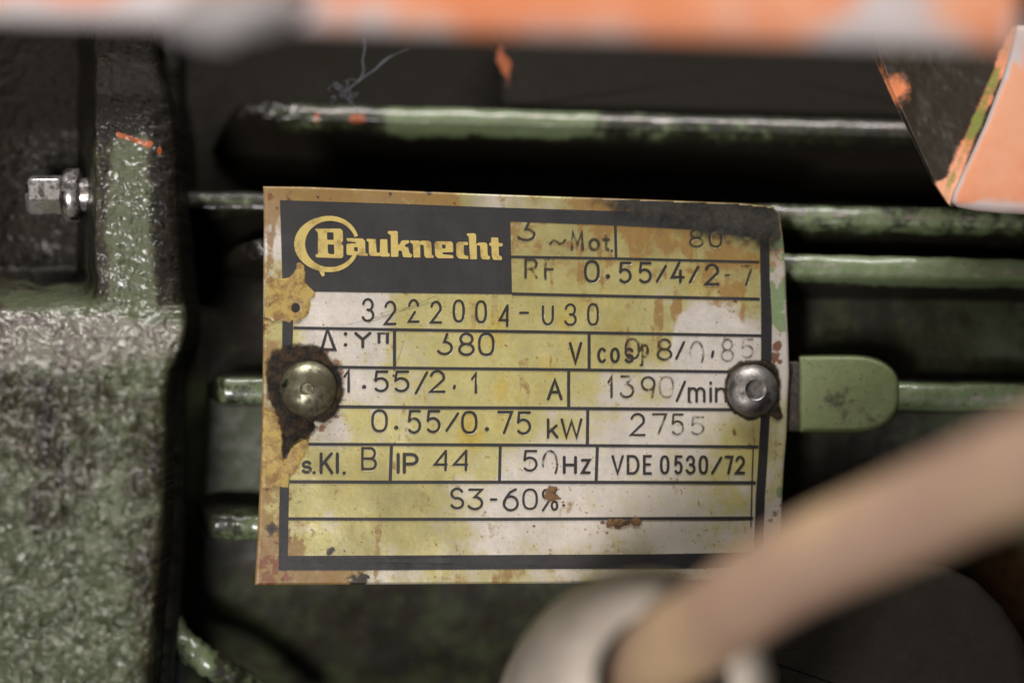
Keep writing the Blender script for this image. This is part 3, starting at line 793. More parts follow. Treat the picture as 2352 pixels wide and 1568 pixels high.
def make_plate():
    nx, ny = 420, 320
    U, Vv = np.meshgrid(np.linspace(0, 1, nx), np.linspace(0, 1, ny), indexing='ij')
    PX = 600 + 1200 * U; PY = 440 + 900 * Vv
    for _ in range(3):
        l = L_edge(PY); r = R_edge(PY)
        PX = l + (r - l) * U
        t = T_edge(PX); b = B_edge(PX)
        PY = t + (b - t) * Vv
    edge = np.minimum(np.minimum(PX - L_edge(PY), R_edge(PY) - PX), np.minimum(PY - T_edge(PX), B_edge(PY * 0 + PX) - PY))
    wav = 0.0
    x, y, z = plate_pt(PX, PY, wav - 0.00018 * (1 - sstep(0, 5, edge)))
    front = np.stack([x, y, z], -1).reshape(-1, 3)
    bx, by, bz = plate_pt(PX, PY, wav - 0.0008)
    # solid thickness: back ring
    idx = np.arange(nx * ny).reshape(nx, ny)
    ring = np.concatenate([idx[:, 0], idx[-1, 1:], idx[-2::-1, -1], idx[0, -2:0:-1]])
    back = np.stack([bx, by, bz], -1).reshape(-1, 3)[ring]
    V = np.concatenate([front, back])
    F = grid_faces(nx, ny).tolist()
    n0 = nx * ny; m = len(ring)
    for i in range(m):
        k = (i + 1) % m
        F.append([int(ring[k]), int(ring[i]), n0 + i, n0 + k])
    F.append([n0 + i for i in range(m)])
    ye = idw(YEL, PX, PY) + 0.45 * (fbm(PX * 0.02, PY * 0.02, 11, 5) - 0.5)
    br = idw(BRN, PX, PY) + 0.75 * (fbm(PX * 0.022, PY * 0.03, 12, 6) - 0.5) + 0.12 * sstep(700, 500, PY)
    stk = fbm(PX * 0.045, PY * 0.007, 23, 5)
    br = br + 0.30 * sstep(0.56, 0.72, stk) + 0.35 * sstep(45, 8, PX - L_edge(PY)) * (fbm(PX * .03, PY * .02, 29, 4)) + 0.25 * sstep(1290, 1325, PY) * fbm(PX * .02, PY * .03, 30, 4)
    white = poly_sdf([(1568, 716), (1605, 706), (1650, 710), (1678, 732), (1706, 750), (1746, 765), (1746, 822), (1676, 845), (1560, 848), (1538, 824), (1546, 765)], PX, PY)
    wm = sstep(-4, 6, white + 16 * (fbm(PX * .06, PY * .06, 4, 4) - 0.5))
    ye = ye * (1 - wm); br = br * (1 - wm)
    w2 = poly_sdf([(700, 675), (895, 680), (880, 700), (850, 706), (836, 755), (680, 750)], PX, PY)
    wm = sstep(-6, 6, w2 + 14 * (fbm(PX * .06, PY * .06, 6, 4) - 0.5))
    ye = ye * (1 - 0.9 * wm)
    da = np.zeros_like(ye); ru = np.zeros_like(ye); gr = np.zeros_like(ye)
    for (sx, sy, sr, a, bq) in SPOTS:
        jx = 0.55 * (fbm(PX * .09, PY * .09, 91, 3) - 0.5) * sr * 2.2
        d = np.exp(-(((PX - sx + jx) ** 2 + (PY - sy - jx) ** 2) / (0.8 * sr * sr)))
        ru = np.maximum(ru, a * d * 0.95); da = np.maximum(da, bq * d * 0.9)
    rs = np.random.default_rng(3)
    for i in range(190):
        sx = rs.uniform(600, 1800); sy = rs.uniform(690, 1330); sr = rs.uniform(1.8, 4.6)
        d = np.exp(-(((PX - sx) ** 2 + (PY - sy) ** 2) / (0.8 * sr * sr)))
        if rs.random() < 0.5: br = np.maximum(br, 0.9 * d)
        elif rs.random() < 0.7: ru = np.maximum(ru, 0.8 * d)
        else: da = np.maximum(da, 0.75 * d)
    # green overspray in the right margin
    gp = poly_sdf([(1768, 555), (1806, 540), (1812, 680), (1800, 690), (1806, 760), (1792, 765), (1772, 740), (1770, 640)], PX, PY)
    gn = fbm(PX * .035, PY * .035, 14, 4)
    gr = sstep(-6, 6, gp) * sstep(0.40, 0.56, gn + 0.12 * sstep(640, 700, PY) - 0.10 * np.exp(-((PX - 1782) / 10) ** 2 - ((PY - 640) / 30) ** 2) * 2)
    gr = np.maximum(gr, 0.9 * np.exp(-((PX - 1790) / 9) ** 2 - ((PY - 1130) / 16) ** 2))
    ye = ye - 0.5 * sstep(1768, 1775, PX) * sstep(1100, 500, PY)
    edge_d = 0.0
    A = np.stack([ye, br, da], -1).reshape(-1, 3)
    ol = idw(OLV, PX, PY) + 0.10 + 0.15 * sstep(1500, 1750, PX) * sstep(700, 600, PY) + 0.6 * (fbm(PX * 0.015, PY * 0.015, 15, 5) - 0.5)
    ol = ol * (1 - sstep(-4, 6, white))
    # brown halo seeping out from under the rivet grime
    dr = np.hypot(PX - 706, (PY - 895) * 0.9)
    ru = np.maximum(ru, 0.55 * np.exp(-((dr - 88) / 16) ** 2) * (0.4 + fbm(PX * .05, PY * .05, 19, 4)))
    B = np.stack([gr, ol, ru], -1).reshape(-1, 3)
    A = np.concatenate([A, A[ring]]); B = np.concatenate([B, B[ring]])
    return mesh_obj('plate_sheet', V, F, M_plate, plate, attrs={'stain': A, 'stain_b': B})
make_plate()

# ---- flat print helpers (everything lies on the plate)
HS = [0.00006]
def filled(name, loops, mat, parent, h, sub=12.0):
    """filled 2D outlines (photo units, even-odd holes) laid on the plate"""
    cu = bpy.data.curves.new('outline', 'CURVE'); cu.dimensions = '2D'; cu.fill_mode = 'BOTH'
    for lp in loops:
        pts = []
        n = len(lp)
        for i in range(n):
            a = lp[i]; b = lp[(i + 1) % n]
            m = max(1, int(math.hypot(b[0] - a[0], b[1] - a[1]) / sub))
            for k in range(m): pts.append((a[0] + (b[0] - a[0]) * k / m, a[1] + (b[1] - a[1]) * k / m))
        sp = cu.splines.new('POLY'); sp.points.add(len(pts) - 1); sp.use_cyclic_u = True
        for i, p in enumerate(pts): sp.points[i].co = (p[0] / 100, p[1] / 100, 0, 1)
    ob = bpy.data.objects.new('outline', cu); COL.objects.link(ob)
    dg = bpy.context.evaluated_depsgraph_get()
    me = bpy.data.meshes.new_from_object(ob.evaluated_get(dg))
    co = np.array([v.co[:] for v in me.vertices]); fs = [list(p.vertices) for p in me.polygons]
    bpy.data.objects.remove(ob); bpy.data.curves.remove(cu); bpy.data.meshes.remove(me)
    pts = [(c[0] * 100, c[1] * 100) for c in co]
    stack = []
    for f in fs:
        for i in range(1, len(f) - 1): stack.append((f[0], f[i], f[i + 1]))
    fs = []; mid = {}
    while stack:
        t = stack.pop()
        e = [math.dist(pts[t[i]], pts[t[(i + 1) % 3]]) for i in range(3)]
        i = e.index(max(e))
        if e[i] < 26: fs.append(list(t)); continue
        a, b, c = t[i], t[(i + 1) % 3], t[(i + 2) % 3]
        k = (min(a, b), max(a, b))
        if k not in mid:
            mid[k] = len(pts); pts.append(((pts[a][0] + pts[b][0]) / 2, (pts[a][1] + pts[b][1]) / 2))
        m = mid[k]
        stack.append((a, m, c)); stack.append((m, b, c))
    co = np.array(pts)
    x, y, z = plate_pt(co[:, 0], co[:, 1], h)
    V = np.stack([x, y, z], -1)
    ff = []
    for f in fs:
        a, b, c = V[f[0]], V[f[1]], V[f[2]]
        if np.cross(b - a, c - a)[1] > 0: f = f[::-1]
        ff.append(f)
    return V, ff

def round_poly(pts, r=4.0):
    out = []; n = len(pts)
    for i in range(n):
        p0 = Vector(pts[i - 1]); p = Vector(pts[i]); p1 = Vector(pts[(i + 1) % n])
        a = p0 - p; b = p1 - p
        ra = min(r, a.length * 0.4); rb = min(r, b.length * 0.4)
        q0 = p + a.normalized() * ra; q1 = p + b.normalized() * rb
        for t in (0, 0.33, 0.67, 1):
            q = q0 * (1 - t) ** 2 + p * 2 * t * (1 - t) + q1 * t * t
            out.append((q.x, q.y))
    return out

class Acc:
    def __init__(self): self.V = []; self.F = []; self.n = 0
    def add(self, V, F):
        self.V.extend([tuple(v) for v in np.asarray(V)]); self.F.extend([[i + self.n for i in f] for f in F]); self.n = len(self.V)
    def build(self, name, mat, parent): return mesh_obj(name, self.V, self.F, mat, parent, smooth=False)

_hk = [0]
def next_h(base):
    _hk[0] = (_hk[0] + 1) % 9
    return base + _hk[0] * 2.5e-6

def stroke(acc, pts, w, h0=0.000085, cap=True, closed=False):
    P = [Vector((p[0], p[1])) for p in pts]
    # drop duplicates
    Q = [P[0]]
    for p in P[1:]:
        if (p - Q[-1]).length > 0.05: Q.append(p)
    R = [Q[0]]
    for p in Q[1:] + ([Q[0]] if closed else []):
        m = max(1, int((p - R[-1]).length / 22)); a = R[-1]
        for k in range(1, m + 1): R.append(a + (p - a) * (k / m))
    if closed: R.pop()
    P = R; n = len(P)
    if n < 2: return
    Ls = []; Rs = []
    for i in range(n):
        if closed: a = P[i - 1]; b = P[(i + 1) % n]
        else: a = P[max(i - 1, 0)]; b = P[min(i + 1, n - 1)]
        d0 = (P[i] - a).normalized() if (P[i] - a).length > 1e-6 else (b - P[i]).normalized()
        d1 = (b - P[i]).normalized() if (b - P[i]).length > 1e-6 else d0
        t = d0 + d1
        if t.length < 1e-4: t = d1
        t.normalize()
        nn = Vector((-t.y, t.x))
        cs = max(0.45, nn.dot(Vector((-d1.y, d1.x))))
        q = w / 2 / cs
        Ls.append(P[i] + nn * q); Rs.append(P[i] - nn * q)
    h = next_h(h0)
    vs = []; fs = []
    for i in range(n): vs += [Ls[i], Rs[i]]
    m = n if closed else n - 1
    for i in range(m):
        k = (i + 1) % n
        fs.append([2 * i, 2 * i + 1, 2 * k + 1, 2 * k])
    if cap and not closed:
        for (p, o, l, r) in ((P[0], P[1], 0, 1), (P[-1], P[-2], 2 * n - 2, 2 * n - 1)):
            d = (p - o).normalized(); nn = Vector((-d.y, d.x))
            base = len(vs)
            for a in (60, 20, -20, -60):
                vs.append(p + (nn * math.sin(math.radians(a)) + d * math.cos(math.radians(a))) * (w / 2))
            lp = vs[l] - p
            if lp.dot(nn) > 0: fs.append([l] + [base, base + 1, base + 2, base + 3] + [r])
            else: fs.append([r] + [base, base + 1, base + 2, base + 3] + [l])
    co = np.array([(v.x, v.y) for v in vs])
    x, y, z = plate_pt(co[:, 0], co[:, 1], h)
    V = np.stack([x, y, z], -1)
    ff = []
    for f in fs:
        a, b, c = V[f[0]], V[f[1]], V[f[2]]
        if np.cross(b - a, c - a)[1] > 0: f = f[::-1]
        ff.append(f)
    acc.add(V, ff)

def arc(cx, cy, rx, ry, a0, a1, n=18):
    """degrees, clockwise on screen from +x (y down)"""
    return [(cx + rx * math.cos(math.radians(a0 + (a1 - a0) * i / n)), cy + ry * math.sin(math.radians(a0 + (a1 - a0) * i / n))) for i in range(n + 1)]
def oval(rx=0.5, ry=0.5, e=0.80, n=28, cx=.5, cy=.5):
    o = []
    for i in range(n):
        t = 2 * math.pi * i / n; c, s = math.cos(t), math.sin(t)
        o.append((cx + rx * math.copysign(abs(c) ** e, c), cy + ry * math.copysign(abs(s) ** e, s)))
    return o

G = {
 '0': [('c', oval())],
 'n0': [arc(.5, .5, .5, .5, 170, 400, 26)],                    # worn zero, foot rubbed away
 'u0': [[(0, .05), (0, .6)] + arc(.5, .62, .5, .38, 180, 0, 16)[1:] + [(1, .05)]],
 '1': [[(.1, .28), (.75, 0), (.75, 1)]],
 '2': [arc(.5, .30, .46, .30, 195, 385, 16) + [(.0, 1), (1, 1)]],
 '2b': [arc(.5, .30, .46, .30, 190, 350, 14), [(.62, .55), (0, 1), (1, 1)]],
 '3': [[(.05, 0), (.95, 0), (.42, .38)] + arc(.44, .69, .52, .31, -82, 150, 18)],
 '3c': [[(.62, 0), (.42, .38)] + arc(.44, .69, .52, .31, -82, 150, 18)],
 '3r': [arc(.45, .26, .45, .26, 190, 440, 14), arc(.45, .74, .52, .26, -95, 160, 16)],
 '4': [[(.62, 0), (0, .74), (1, .74)], [(.74, .40), (.74, 1)]],
 '4b': [[(.95, 0), (.0, .72), (1, .72)], [(.95, 0), (.92, 1)]],
 '5': [[(.92, 0), (.16, 0), (.08, .45)] + arc(.46, .67, .48, .33, -140, 140, 18)],
 '6': [[(.85, .0), (.45, .14), (.15, .42), (.02, .68)], ('c', oval(.49, .33, 1.0, 24, .5, .67))],
 '7': [[(0, 0), (1, 0), (.42, 1)]],
 '8': [('c', oval(.42, .25, 1.0, 20, .5, .25)), ('c', oval(.5, .26, 1.0, 22, .5, .74))],
 '9': [('c', oval(.48, .32, 1.0, 24, .5, .33)), [(.98, .35), (.9, .62), (.80, 1.0)]],
 '/': [[(0, 1), (1, 0)]], '-': [[(0, .5), (1, .5)]], 'l': [[(.5, 0), (.5, 1)]], 'I': [[(.5, 0), (.5, 1)]],
 ',': [[(.6, 0), (.3, 1)]],
 'A': [[(0, 1), (.5, 0), (1, 1)], [(.2, .64), (.8, .64)]],
 'B': [[(.05, .5), (.62, .5)] + arc(.62, .75, .38, .25, -90, 90, 10) + [(.05, 1), (.05, 0), (.6, 0)] + arc(.6, .25, .34, .25, -90, 90, 10) + [(.3, .5)]],
 'D': [('c', [(0, 0), (.45, 0)] + arc(.45, .5, .55, .5, -80, 80, 12) + [(.45, 1), (0, 1)])],
 'E': [[(1, 0), (0, 0), (0, 1), (1, 1)], [(0, .48), (.85, .48)]],
 'F': [[(1, .0), (0, 0), (0, 1)], [(0, .5), (.9, .5)]],
 'Fw': [[(.1, 0), (.1, 1)], [(.1, .42), (.9, .42)], [(.45, .1), (.45, .4)]],
 'H': [[(0, 0), (0, 1)], [(1, 0), (1, 1)], [(0, .5), (1, .5)]],
 'K': [[(0, 0), (0, 1)], [(.95, 0), (.02, .62)], [(.32, .42), (1, 1)]],
 'k': [[(0, 0), (0, 1)], [(.9, .35), (.02, .75)], [(.35, .58), (1, 1)]],
 'M': [[(0, 1), (.08, 0), (.5, .72), (.92, 0), (1, 1)]],
 'P': [[(0, 1), (0, 0), (.55, 0)] + arc(.55, .27, .45, .27, -90, 90, 10) + [(0, .54)]],
 'R': [[(.1, 1), (.1, 0), (.55, 0)] + arc(.55, .25, .40, .26, -90, 90, 10) + [(.1, .52)], [(.55, .52), (.95, 1)]],
 'S': [arc(.5, .25, .46, .25, -25, -250, 14) + arc(.5, .74, .5, .26, -80, 155, 16)],
 'V': [[(0, 0), (.5, 1), (1, 0)]],
 'W': [[(0, 0), (.24, 1), (.5, .1), (.76, 1), (1, 0)]],
 'Y': [[(0, 0), (.5, .45), (1, 0)], [(.5, .45), (.5, 1)]],
 'c': [arc(.52, .5, .5, .5, -45, -315, 18)],
 'i': [[(.5, .32), (.5, 1)], [(.5, .0), (.5, .06)]],
 'm': [[(0, 0), (0, 1)], [(0, .4)] + arc(.25, .35, .25, .33, 180, 360, 10) + [(.5, 1)], [(.5, .4)] + arc(.75, .35, .25, .33, 180, 360, 10) + [(1, 1)]],
 'n': [[(0, 0), (0, 1)], [(0, .4)] + arc(.5, .40, .5, .38, 180, 360, 12) + [(1, 1)]],
 'o': [('c', oval(.5, .5, 1.0, 24))],
 's': [arc(.5, .26, .44, .25, -25, -255, 12) + arc(.5, .74, .48, .26, -75, 155, 14)],
 't': [[(.45, 0), (.45, .85), (.85, 1)], [(0, .28), (.95, .28)]],
 'z': [[(0, 0), (1, 0), (0, 1), (1, 1)]],
 'D3': [('c', [(.42, 0), (1, 1), (0, .98)])],
 'f': [[(.0, .3), (.25, .0), (.35, .3), (.3, 1.0), (.1, 1.0)], arc(.6, .3, .35, .3, 190, 480, 14)],
 '~': [[(0, .9), (.2, .2), (.4, .35), (.62, .95), (.82, .8), (1, .1)]],
 '%': [[(1, 0), (0, 1)], ('c', oval(.2, .2, 1, 14, .2, .22)), ('c', oval(.2, .2, 1, 14, .85, .78))],
}

def dot(acc, x, y, r):
    pts = [(x + r * math.cos(t), y + r * math.sin(t)) for t in np.linspace(0, 2 * math.pi, 13)[:-1]]
    h = next_h(0.000085)
    c = np.array(pts); X, Y, Z = plate_pt(c[:, 0], c[:, 1], h)
    acc.add(np.stack([X, Y, Z], -1), [list(range(12))[::-1] if True else None])

def glyphs(name, items, w, mat, conv):
    """items: (glyph, x0, y0, x1, y1) in zoom units turned into photo units by conv"""
    acc = Acc()
    for it in items:
        g = it[0]
        if g in ('.', ':'):
            (x, y) = conv(it[1], it[2]); dot(acc, x, y, it[3] if len(it) > 3 else w * 0.75); continue
        x0, y0 = conv(it[1], it[2]); x1, y1 = conv(it[3], it[4])
        x0 += w / 2; x1 -= w / 2; y0 += w / 2; y1 -= w / 2
        if x1 < x0: x0 = x1 = (x0 + x1) / 2
        if y1 < y0: y0 = y1 = (y0 + y1) / 2
        for s in G[g]:
            closed = isinstance(s, tuple)
            pts = s[1] if closed else s
            stroke(acc, [(x0 + (x1 - x0) * u, y0 + (y1 - y0) * v) for (u, v) in pts], w, closed=closed)
    o = acc.build(name, mat, plate)
    if name == 'stamped_lettering' and mat is not M_ink_faint:
        gl = Acc()  # pale offset strokes painted as highlights beside the stamped characters
        for it in items:
            g = it[0]
            if g in ('.', ':'): continue
            x0, y0 = conv(it[1], it[2]); x1, y1 = conv(it[3], it[4])
            x0 += w / 2; x1 -= w / 2; y0 += w / 2; y1 -= w / 2
            if x1 < x0: x0 = x1 = (x0 + x1) / 2
            if y1 < y0: y0 = y1 = (y0 + y1) / 2
            for s in G[g]:
                closed = isinstance(s, tuple)
                pts = s[1] if closed else s
                stroke(gl, [(x0 + (x1 - x0) * u + 2.0, y0 + (y1 - y0) * v + 2.6) for (u, v) in pts], w * 0.8, 0.000045, closed=closed)
        g_ = gl.build('stamped_highlight', M_glint, plate)
        g_.parent = o
    return o

def cv(ox, oy, k): return lambda x, y: (ox + x * k, oy + y * k)
ZA = cv(578.8, 413.4, 0.2930); ZB = cv(1148.4, 413.4, 0.29297)
ZCc = cv(578.8, 826.9, 0.33992); ZD = cv(1148.4, 826.9, 0.33977)
L1 = cv(661.5, 477.75, 0.10938); L2 = cv(900.4, 505.3, 0.11719)
L3 = cv(588.0, 569.6, 0.12891); L4 = cv(588.0, 771.75, 0.23443)

# black header and frame (one printed layer)
def print_layer():
    acc = Acc()
    hdr = [(643, 460), (900, 468), (1148, 477), (1412, 485), (1600, 492), (1790, 503), (1767, 550), (1745, 548), (1600, 528), (1412, 518), (1172, 509), (1176, 676), (1000, 674), (725, 670), (700, 669), (649, 668), (646, 560)]
    acc.add(*filled('h', [hdr], M_print, plate, 0.00006, 20))
    acc.add(*filled('lb', [[(649, 668), (674, 669), (673, 760), (667, 900), (664, 1106), (661, 1276), (1148, 1274), (1500, 1272), (1735, 1268), (1738, 1302), (1500, 1305), (1148, 1307), (900, 1309), (640, 1309), (641, 1200), (645, 1000), (648, 800)]], M_print, plate, 0.000061, 20))
    acc.add(*filled('rb', [[(1745, 545), (1767, 548), (1768, 640), (1773, 740), (1772, 830), (1768, 960), (1763, 1050), (1757, 1140), (1752, 1302), (1731, 1302), (1736, 1140), (1742, 1050), (1747, 960), (1748, 830), (1748, 700), (1746, 600)]], M_print, plate, 0.000062, 20))
    o = acc.build('black_header_and_border', M_print, plate)
    return o
print_layer()

def lines_layer():
    acc = Acc()
    L = [([(1172, 590), (1413, 594), (1744, 602)], 6), ([(1176, 675), (1400, 680), (1745, 687)], 7),
         ([(674, 753), (900, 757), (1222, 762), (1749, 771)], 7), ([(765, 843), (1000, 846), (1222, 848), (1690, 854)], 7),
         ([(775, 934), (1000, 936), (1222, 937), (1700, 941)], 7.5), ([(705, 1020), (1000, 1021), (1222, 1022), (1742, 1026)], 7),
         ([(664, 1106), (900, 1107), (1148, 1107), (1736, 1108)], 7.5), ([(662, 1191), (900, 1192), (1148, 1192), (1730, 1189)], 7),
         ([(1413, 517), (1415, 594)], 6), ([(906, 758), (906, 845)], 7), ([(1353, 764), (1353, 850)], 7), ([(1306, 850), (1306, 937)], 7),
         ([(1350, 938), (1349, 1023)], 7), ([(899, 1022), (896, 1106)], 7), ([(1149, 1023), (1147, 1106)], 6.5), ([(1372, 1024), (1369, 1107)], 7)]
    for pts, w in L: stroke(acc, pts, w, 0.00007, cap=False)
    stroke(acc, [(1730, 1030), (1727, 1120), (1725, 1210)], 3.0, 0.00007, cap=False)
    return acc.build('table_rules', M_print, plate)
lines_layer()

# logo
def logo():
    acc = Acc()
    shapes1 = [
        [[(565, 435), (1100, 432), (1150, 480), (1155, 690), (1115, 740), (1160, 790), (1160, 1020), (1120, 1055), (590, 1035), (575, 980), (630, 965), (630, 520), (575, 460)],
         [(820, 508), (955, 512), (960, 672), (820, 668)], [(830, 762), (968, 768), (972, 970), (900, 970), (840, 950)]],
        [[(1225, 632), (1570, 640), (1618, 690), (1625, 940), (1680, 960), (1680, 1005), (1490, 1000), (1460, 975), (1430, 995), (1245, 985), (1228, 950), (1228, 770), (1250, 745), (1420, 742), (1440, 715), (1245, 700)],
         [(1388, 822), (1465, 822), (1465, 918), (1400, 918), (1385, 900)]],
        [[(1650, 645), (1845, 655), (1860, 920), (1880, 940), (1930, 940), (1935, 655), (2085, 655), (2095, 940), (2140, 960), (2135, 1020), (1960, 1020), (1930, 1000), (1890, 1008), (1720, 1000), (1700, 960), (1695, 710), (1650, 690)]],
        [[(640, 1285), (760, 1310), (770, 1420), (720, 1440), (680, 1380)]],
    ]
    shapes2 = [
        [[(-83, 215), (100, 215), (115, 240), (118, 495), (150, 470), (190, 400), (330, 395), (335, 450), (260, 480), (245, 520), (320, 540), (340, 640), (400, 680), (380, 735), (215, 725), (190, 600), (125, 598), (125, 720), (-20, 722), (-25, 290), (-80, 270)]],
        [[(350, 400), (530, 402), (545, 425), (590, 402), (740, 410), (770, 450), (778, 680), (820, 700), (815, 745), (660, 740), (635, 700), (620, 490), (550, 480), (555, 735), (420, 735), (408, 470), (355, 440)]],
        [[(870, 415), (1160, 418), (1195, 455), (1200, 630), (1000, 632), (985, 650), (1000, 672), (1200, 690), (1205, 750), (900, 748), (845, 700), (832, 460)], [(978, 482), (1050, 482), (1050, 558), (985, 558)]],
        [[(1300, 425), (1490, 430), (1490, 490), (1410, 490), (1405, 560), (1415, 680), (1440, 695), (1500, 700), (1500, 765), (1310, 755), (1262, 700), (1258, 470)]],
        [[(1465, 262), (1620, 258), (1648, 290), (1650, 480), (1700, 440), (1840, 440), (1868, 480), (1875, 690), (1925, 715), (1915, 775), (1770, 770), (1740, 730), (1725, 500), (1660, 490), (1665, 770), (1530, 768), (1505, 330), (1470, 300)]],
        [[(1945, 340), (2080, 345), (2090, 450), (2170, 455), (2165, 515), (2090, 520), (2095, 690), (2155, 720), (2150, 785), (1985, 778), (1958, 720), (1948, 510), (1905, 500), (1905, 455), (1940, 440)]],
    ]
    for sh, c in [(s, L1) for s in shapes1] + [(s, L2) for s in shapes2]:
        loops = [round_poly([c(*p) for p in lp], 2.2) for lp in sh]
        acc.add(*filled('g', loops, M_gold, plate, next_h(0.0001)))
    outer = []; inner = []
    for i in range(61):
        a = math.radians(-17 - (326 * i / 60) * 1.0)
        c, s = math.cos(a), math.sin(a)
        outer.append((880 + (750 if c < 0 else 616) * c, 755 + 590 * s))
        inner.append((880 + (522 if c < 0 else 545) * c, 755 + 485 * s))
    ring = outer + inner[::-1]
    acc.add(*filled('g', [[L1(*p) for p in ring]], M_gold, plate, 0.000125))
    return acc.build('logo_lettering', M_gold, plate)
logo()

# printed and stamped characters
P1, S1 = 6.5, 6.0
glyphs('printed_lettering', [('M', 552, 400, 660, 556), ('o', 690, 455, 785, 558), ('t', 800, 425, 866, 560), ('.', 876, 555, 3)], 7.0, M_ink_worn, ZB)
glyphs('printed_lettering', [('~', 385, 458, 520, 512)], 5.0, M_ink_worn, ZB)
glyphs('stamped_lettering', [('3c', 135, 325, 285, 482), ('R', 180, 615, 302, 775), ('F', 345, 612, 428, 788)], 6.2, M_ink_worn, ZB)
glyphs('stamped_lettering', [('0', 658, 628, 782, 806), ('.', 845, 756, 5.5), ('5', 925, 640, 1038, 812), ('5', 1080, 642, 1196, 812), ('/', 1220, 665, 1310, 805), ('4', 1338, 640, 1448, 812), ('/', 1478, 672, 1562, 812), ('2', 1600, 655, 1722, 828)], 6.4, M_ink, ZB)
glyphs('stamped_lettering', [('-', 1755, 738, 1805, 755), ('7', 1885, 665, 1985, 832)], 5.4, M_ink_worn, ZB)
glyphs('stamped_lettering', [('8', 1480, 380, 1600, 532), ('0', 1635, 385, 1745, 532)], 5.4, M_ink_worn, ZB)
glyphs('stamped_lettering', [('3r', 862, 925, 962, 1114), ('2', 1033, 945, 1134, 1138), ('2b', 1220, 932, 1314, 1120), ('2', 1393, 946, 1490, 1126), ('0', 1572, 936, 1668, 1118), ('0', 1748, 942, 1842, 1124), ('4b', 1932, 975, 2014, 1152), ('-', 2092, 1030, 2172, 1052)], 5.6, M_ink, ZA)
glyphs('stamped_lettering', [('u0', 328, 975, 422, 1140), ('3r', 506, 966, 604, 1144), ('0', 682, 964, 776, 1142)], 5.0, M_ink, ZB)
glyphs('printed_lettering', [('D3', 535, 1158, 662, 1342), ('.', 733, 1206, 4.4), ('.', 733, 1292, 4.4), ('Y', 800, 1190, 936, 1320), ('l', 985, 1198, 1006, 1285), ('l', 1050, 1198, 1072, 1288)], 6.8, M_ink, ZA)
glyphs('printed_lettering', [('-', 975, 1192, 1078, 1214)], 5.0, M_ink_worn, ZA)
glyphs('stamped_lettering', [('3c', 1450, 1200, 1580, 1374), ('8', 1615, 1195, 1746, 1380), ('0', 1770, 1195, 1902, 1380)], 6.0, M_ink, ZA)
glyphs('printed_lettering', [('V', 538, 1268, 645, 1442), ('c', 760, 1312, 838, 1436), ('o', 862, 1312, 940, 1436), ('s', 972, 1312, 1052, 1436)], 6.4, M_ink, ZB)
glyphs('printed_lettering', [('f', 1085, 1285, 1172, 1458)], 5.0, M_ink_worn, ZB)
glyphs('stamped_lettering', [('0', 976, 1236, 1098, 1412), (',', 1130, 1320, 1180, 1370), ('8', 1226, 1240, 1352, 1418)], 6.0, M_ink_worn, ZB)
glyphs('stamped_lettering', [('/', 1372, 1262, 1452, 1410), (',', 1645, 1335, 1690, 1395)], 6.0, M_ink, ZB)
glyphs('stamped_lettering', [('n0', 1482, 1258, 1602, 1470), ('8', 1728, 1240, 1836, 1428), ('5', 1885, 1240, 1996, 1400)], 5.2, M_ink_faint, ZB)
glyphs('stamped_lettering', [('1', 612, 62, 672, 222), ('.', 757, 181, 5), ('5', 818, 70, 930, 218), ('5', 953, 70, 1070, 218), ('/', 1098, 75, 1190, 232), ('2', 1196, 66, 1308, 222), (',', 1352, 165, 1384, 198), ('1', 1475, 82, 1530, 228)], 6.0, M_ink, ZCc)
glyphs('printed_lettering', [('A', 316, 126, 424, 272)], 6.6, M_ink, ZD)
glyphs('stamped_lettering', [('1', 722, 102, 770, 258), ('3', 808, 102, 912, 258), ('9', 948, 106, 1054, 258)], 5.6, M_ink_worn, ZD)
glyphs('stamped_lettering', [('0', 1072, 106, 1178, 258)], 5.0, M_ink_faint, ZD)
glyphs('printed_lettering', [('/', 1186, 138, 1258, 284), ('m', 1268, 180, 1390, 288), ('i', 1412, 142, 1436, 288), ('n', 1452, 182, 1536, 288)], 6.2, M_ink, ZD)
glyphs('stamped_lettering', [('0', 805, 332, 918, 488), ('.', 974, 456, 5), ('5', 1046, 336, 1148, 498), ('5', 1172, 336, 1280, 494), ('/', 1306, 352, 1400, 484), ('0', 1412, 342, 1524, 498), ('.', 1587, 466, 5), ('7', 1656, 342, 1764, 500), ('5', 1782, 346, 1892, 504)], 6.0, M_ink, ZCc)
glyphs('printed_lettering', [('k', 316, 392, 396, 530), ('W', 408, 392, 558, 530)], 6.2, M_ink, ZD)
glyphs('stamped_lettering', [('2', 876, 356, 984, 514)], 5.6, M_ink, ZD)
glyphs('stamped_lettering', [('7', 1026, 358, 1130, 504), ('5', 1152, 360, 1250, 508)], 5.2, M_ink_worn, ZD)
glyphs('stamped_lettering', [('5', 1284, 378, 1388, 508)], 5.2, M_ink_faint, ZD)
glyphs('printed_lettering', [('s', 332, 676, 406, 768), ('.', 419, 760, 4), ('K', 456, 622, 550, 770), ('l', 568, 622, 584, 768), ('.', 622, 762, 4)], 7.0, M_ink, ZCc)
glyphs('stamped_lettering', [('B', 733, 586, 844, 744)], 5.6, M_ink, ZCc)
glyphs('printed_lettering', [('I', 978, 626, 996, 768), ('P', 1018, 626, 1126, 768)], 7.4, M_ink, ZCc)
glyphs('stamped_lettering', [('4b', 1226, 604, 1322, 750), ('4b', 1356, 604, 1460, 750)], 5.8, M_ink, ZCc)
glyphs('stamped_lettering', [('5', 150, 606, 260, 754)], 5.4, M_ink, ZD)
glyphs('stamped_lettering', [('n0', 282, 606, 394, 800)], 5.2, M_ink_worn, ZD)
glyphs('printed_lettering', [('H', 424, 646, 520, 770), ('z', 546, 666, 614, 770)], 6.8, M_ink, ZD)
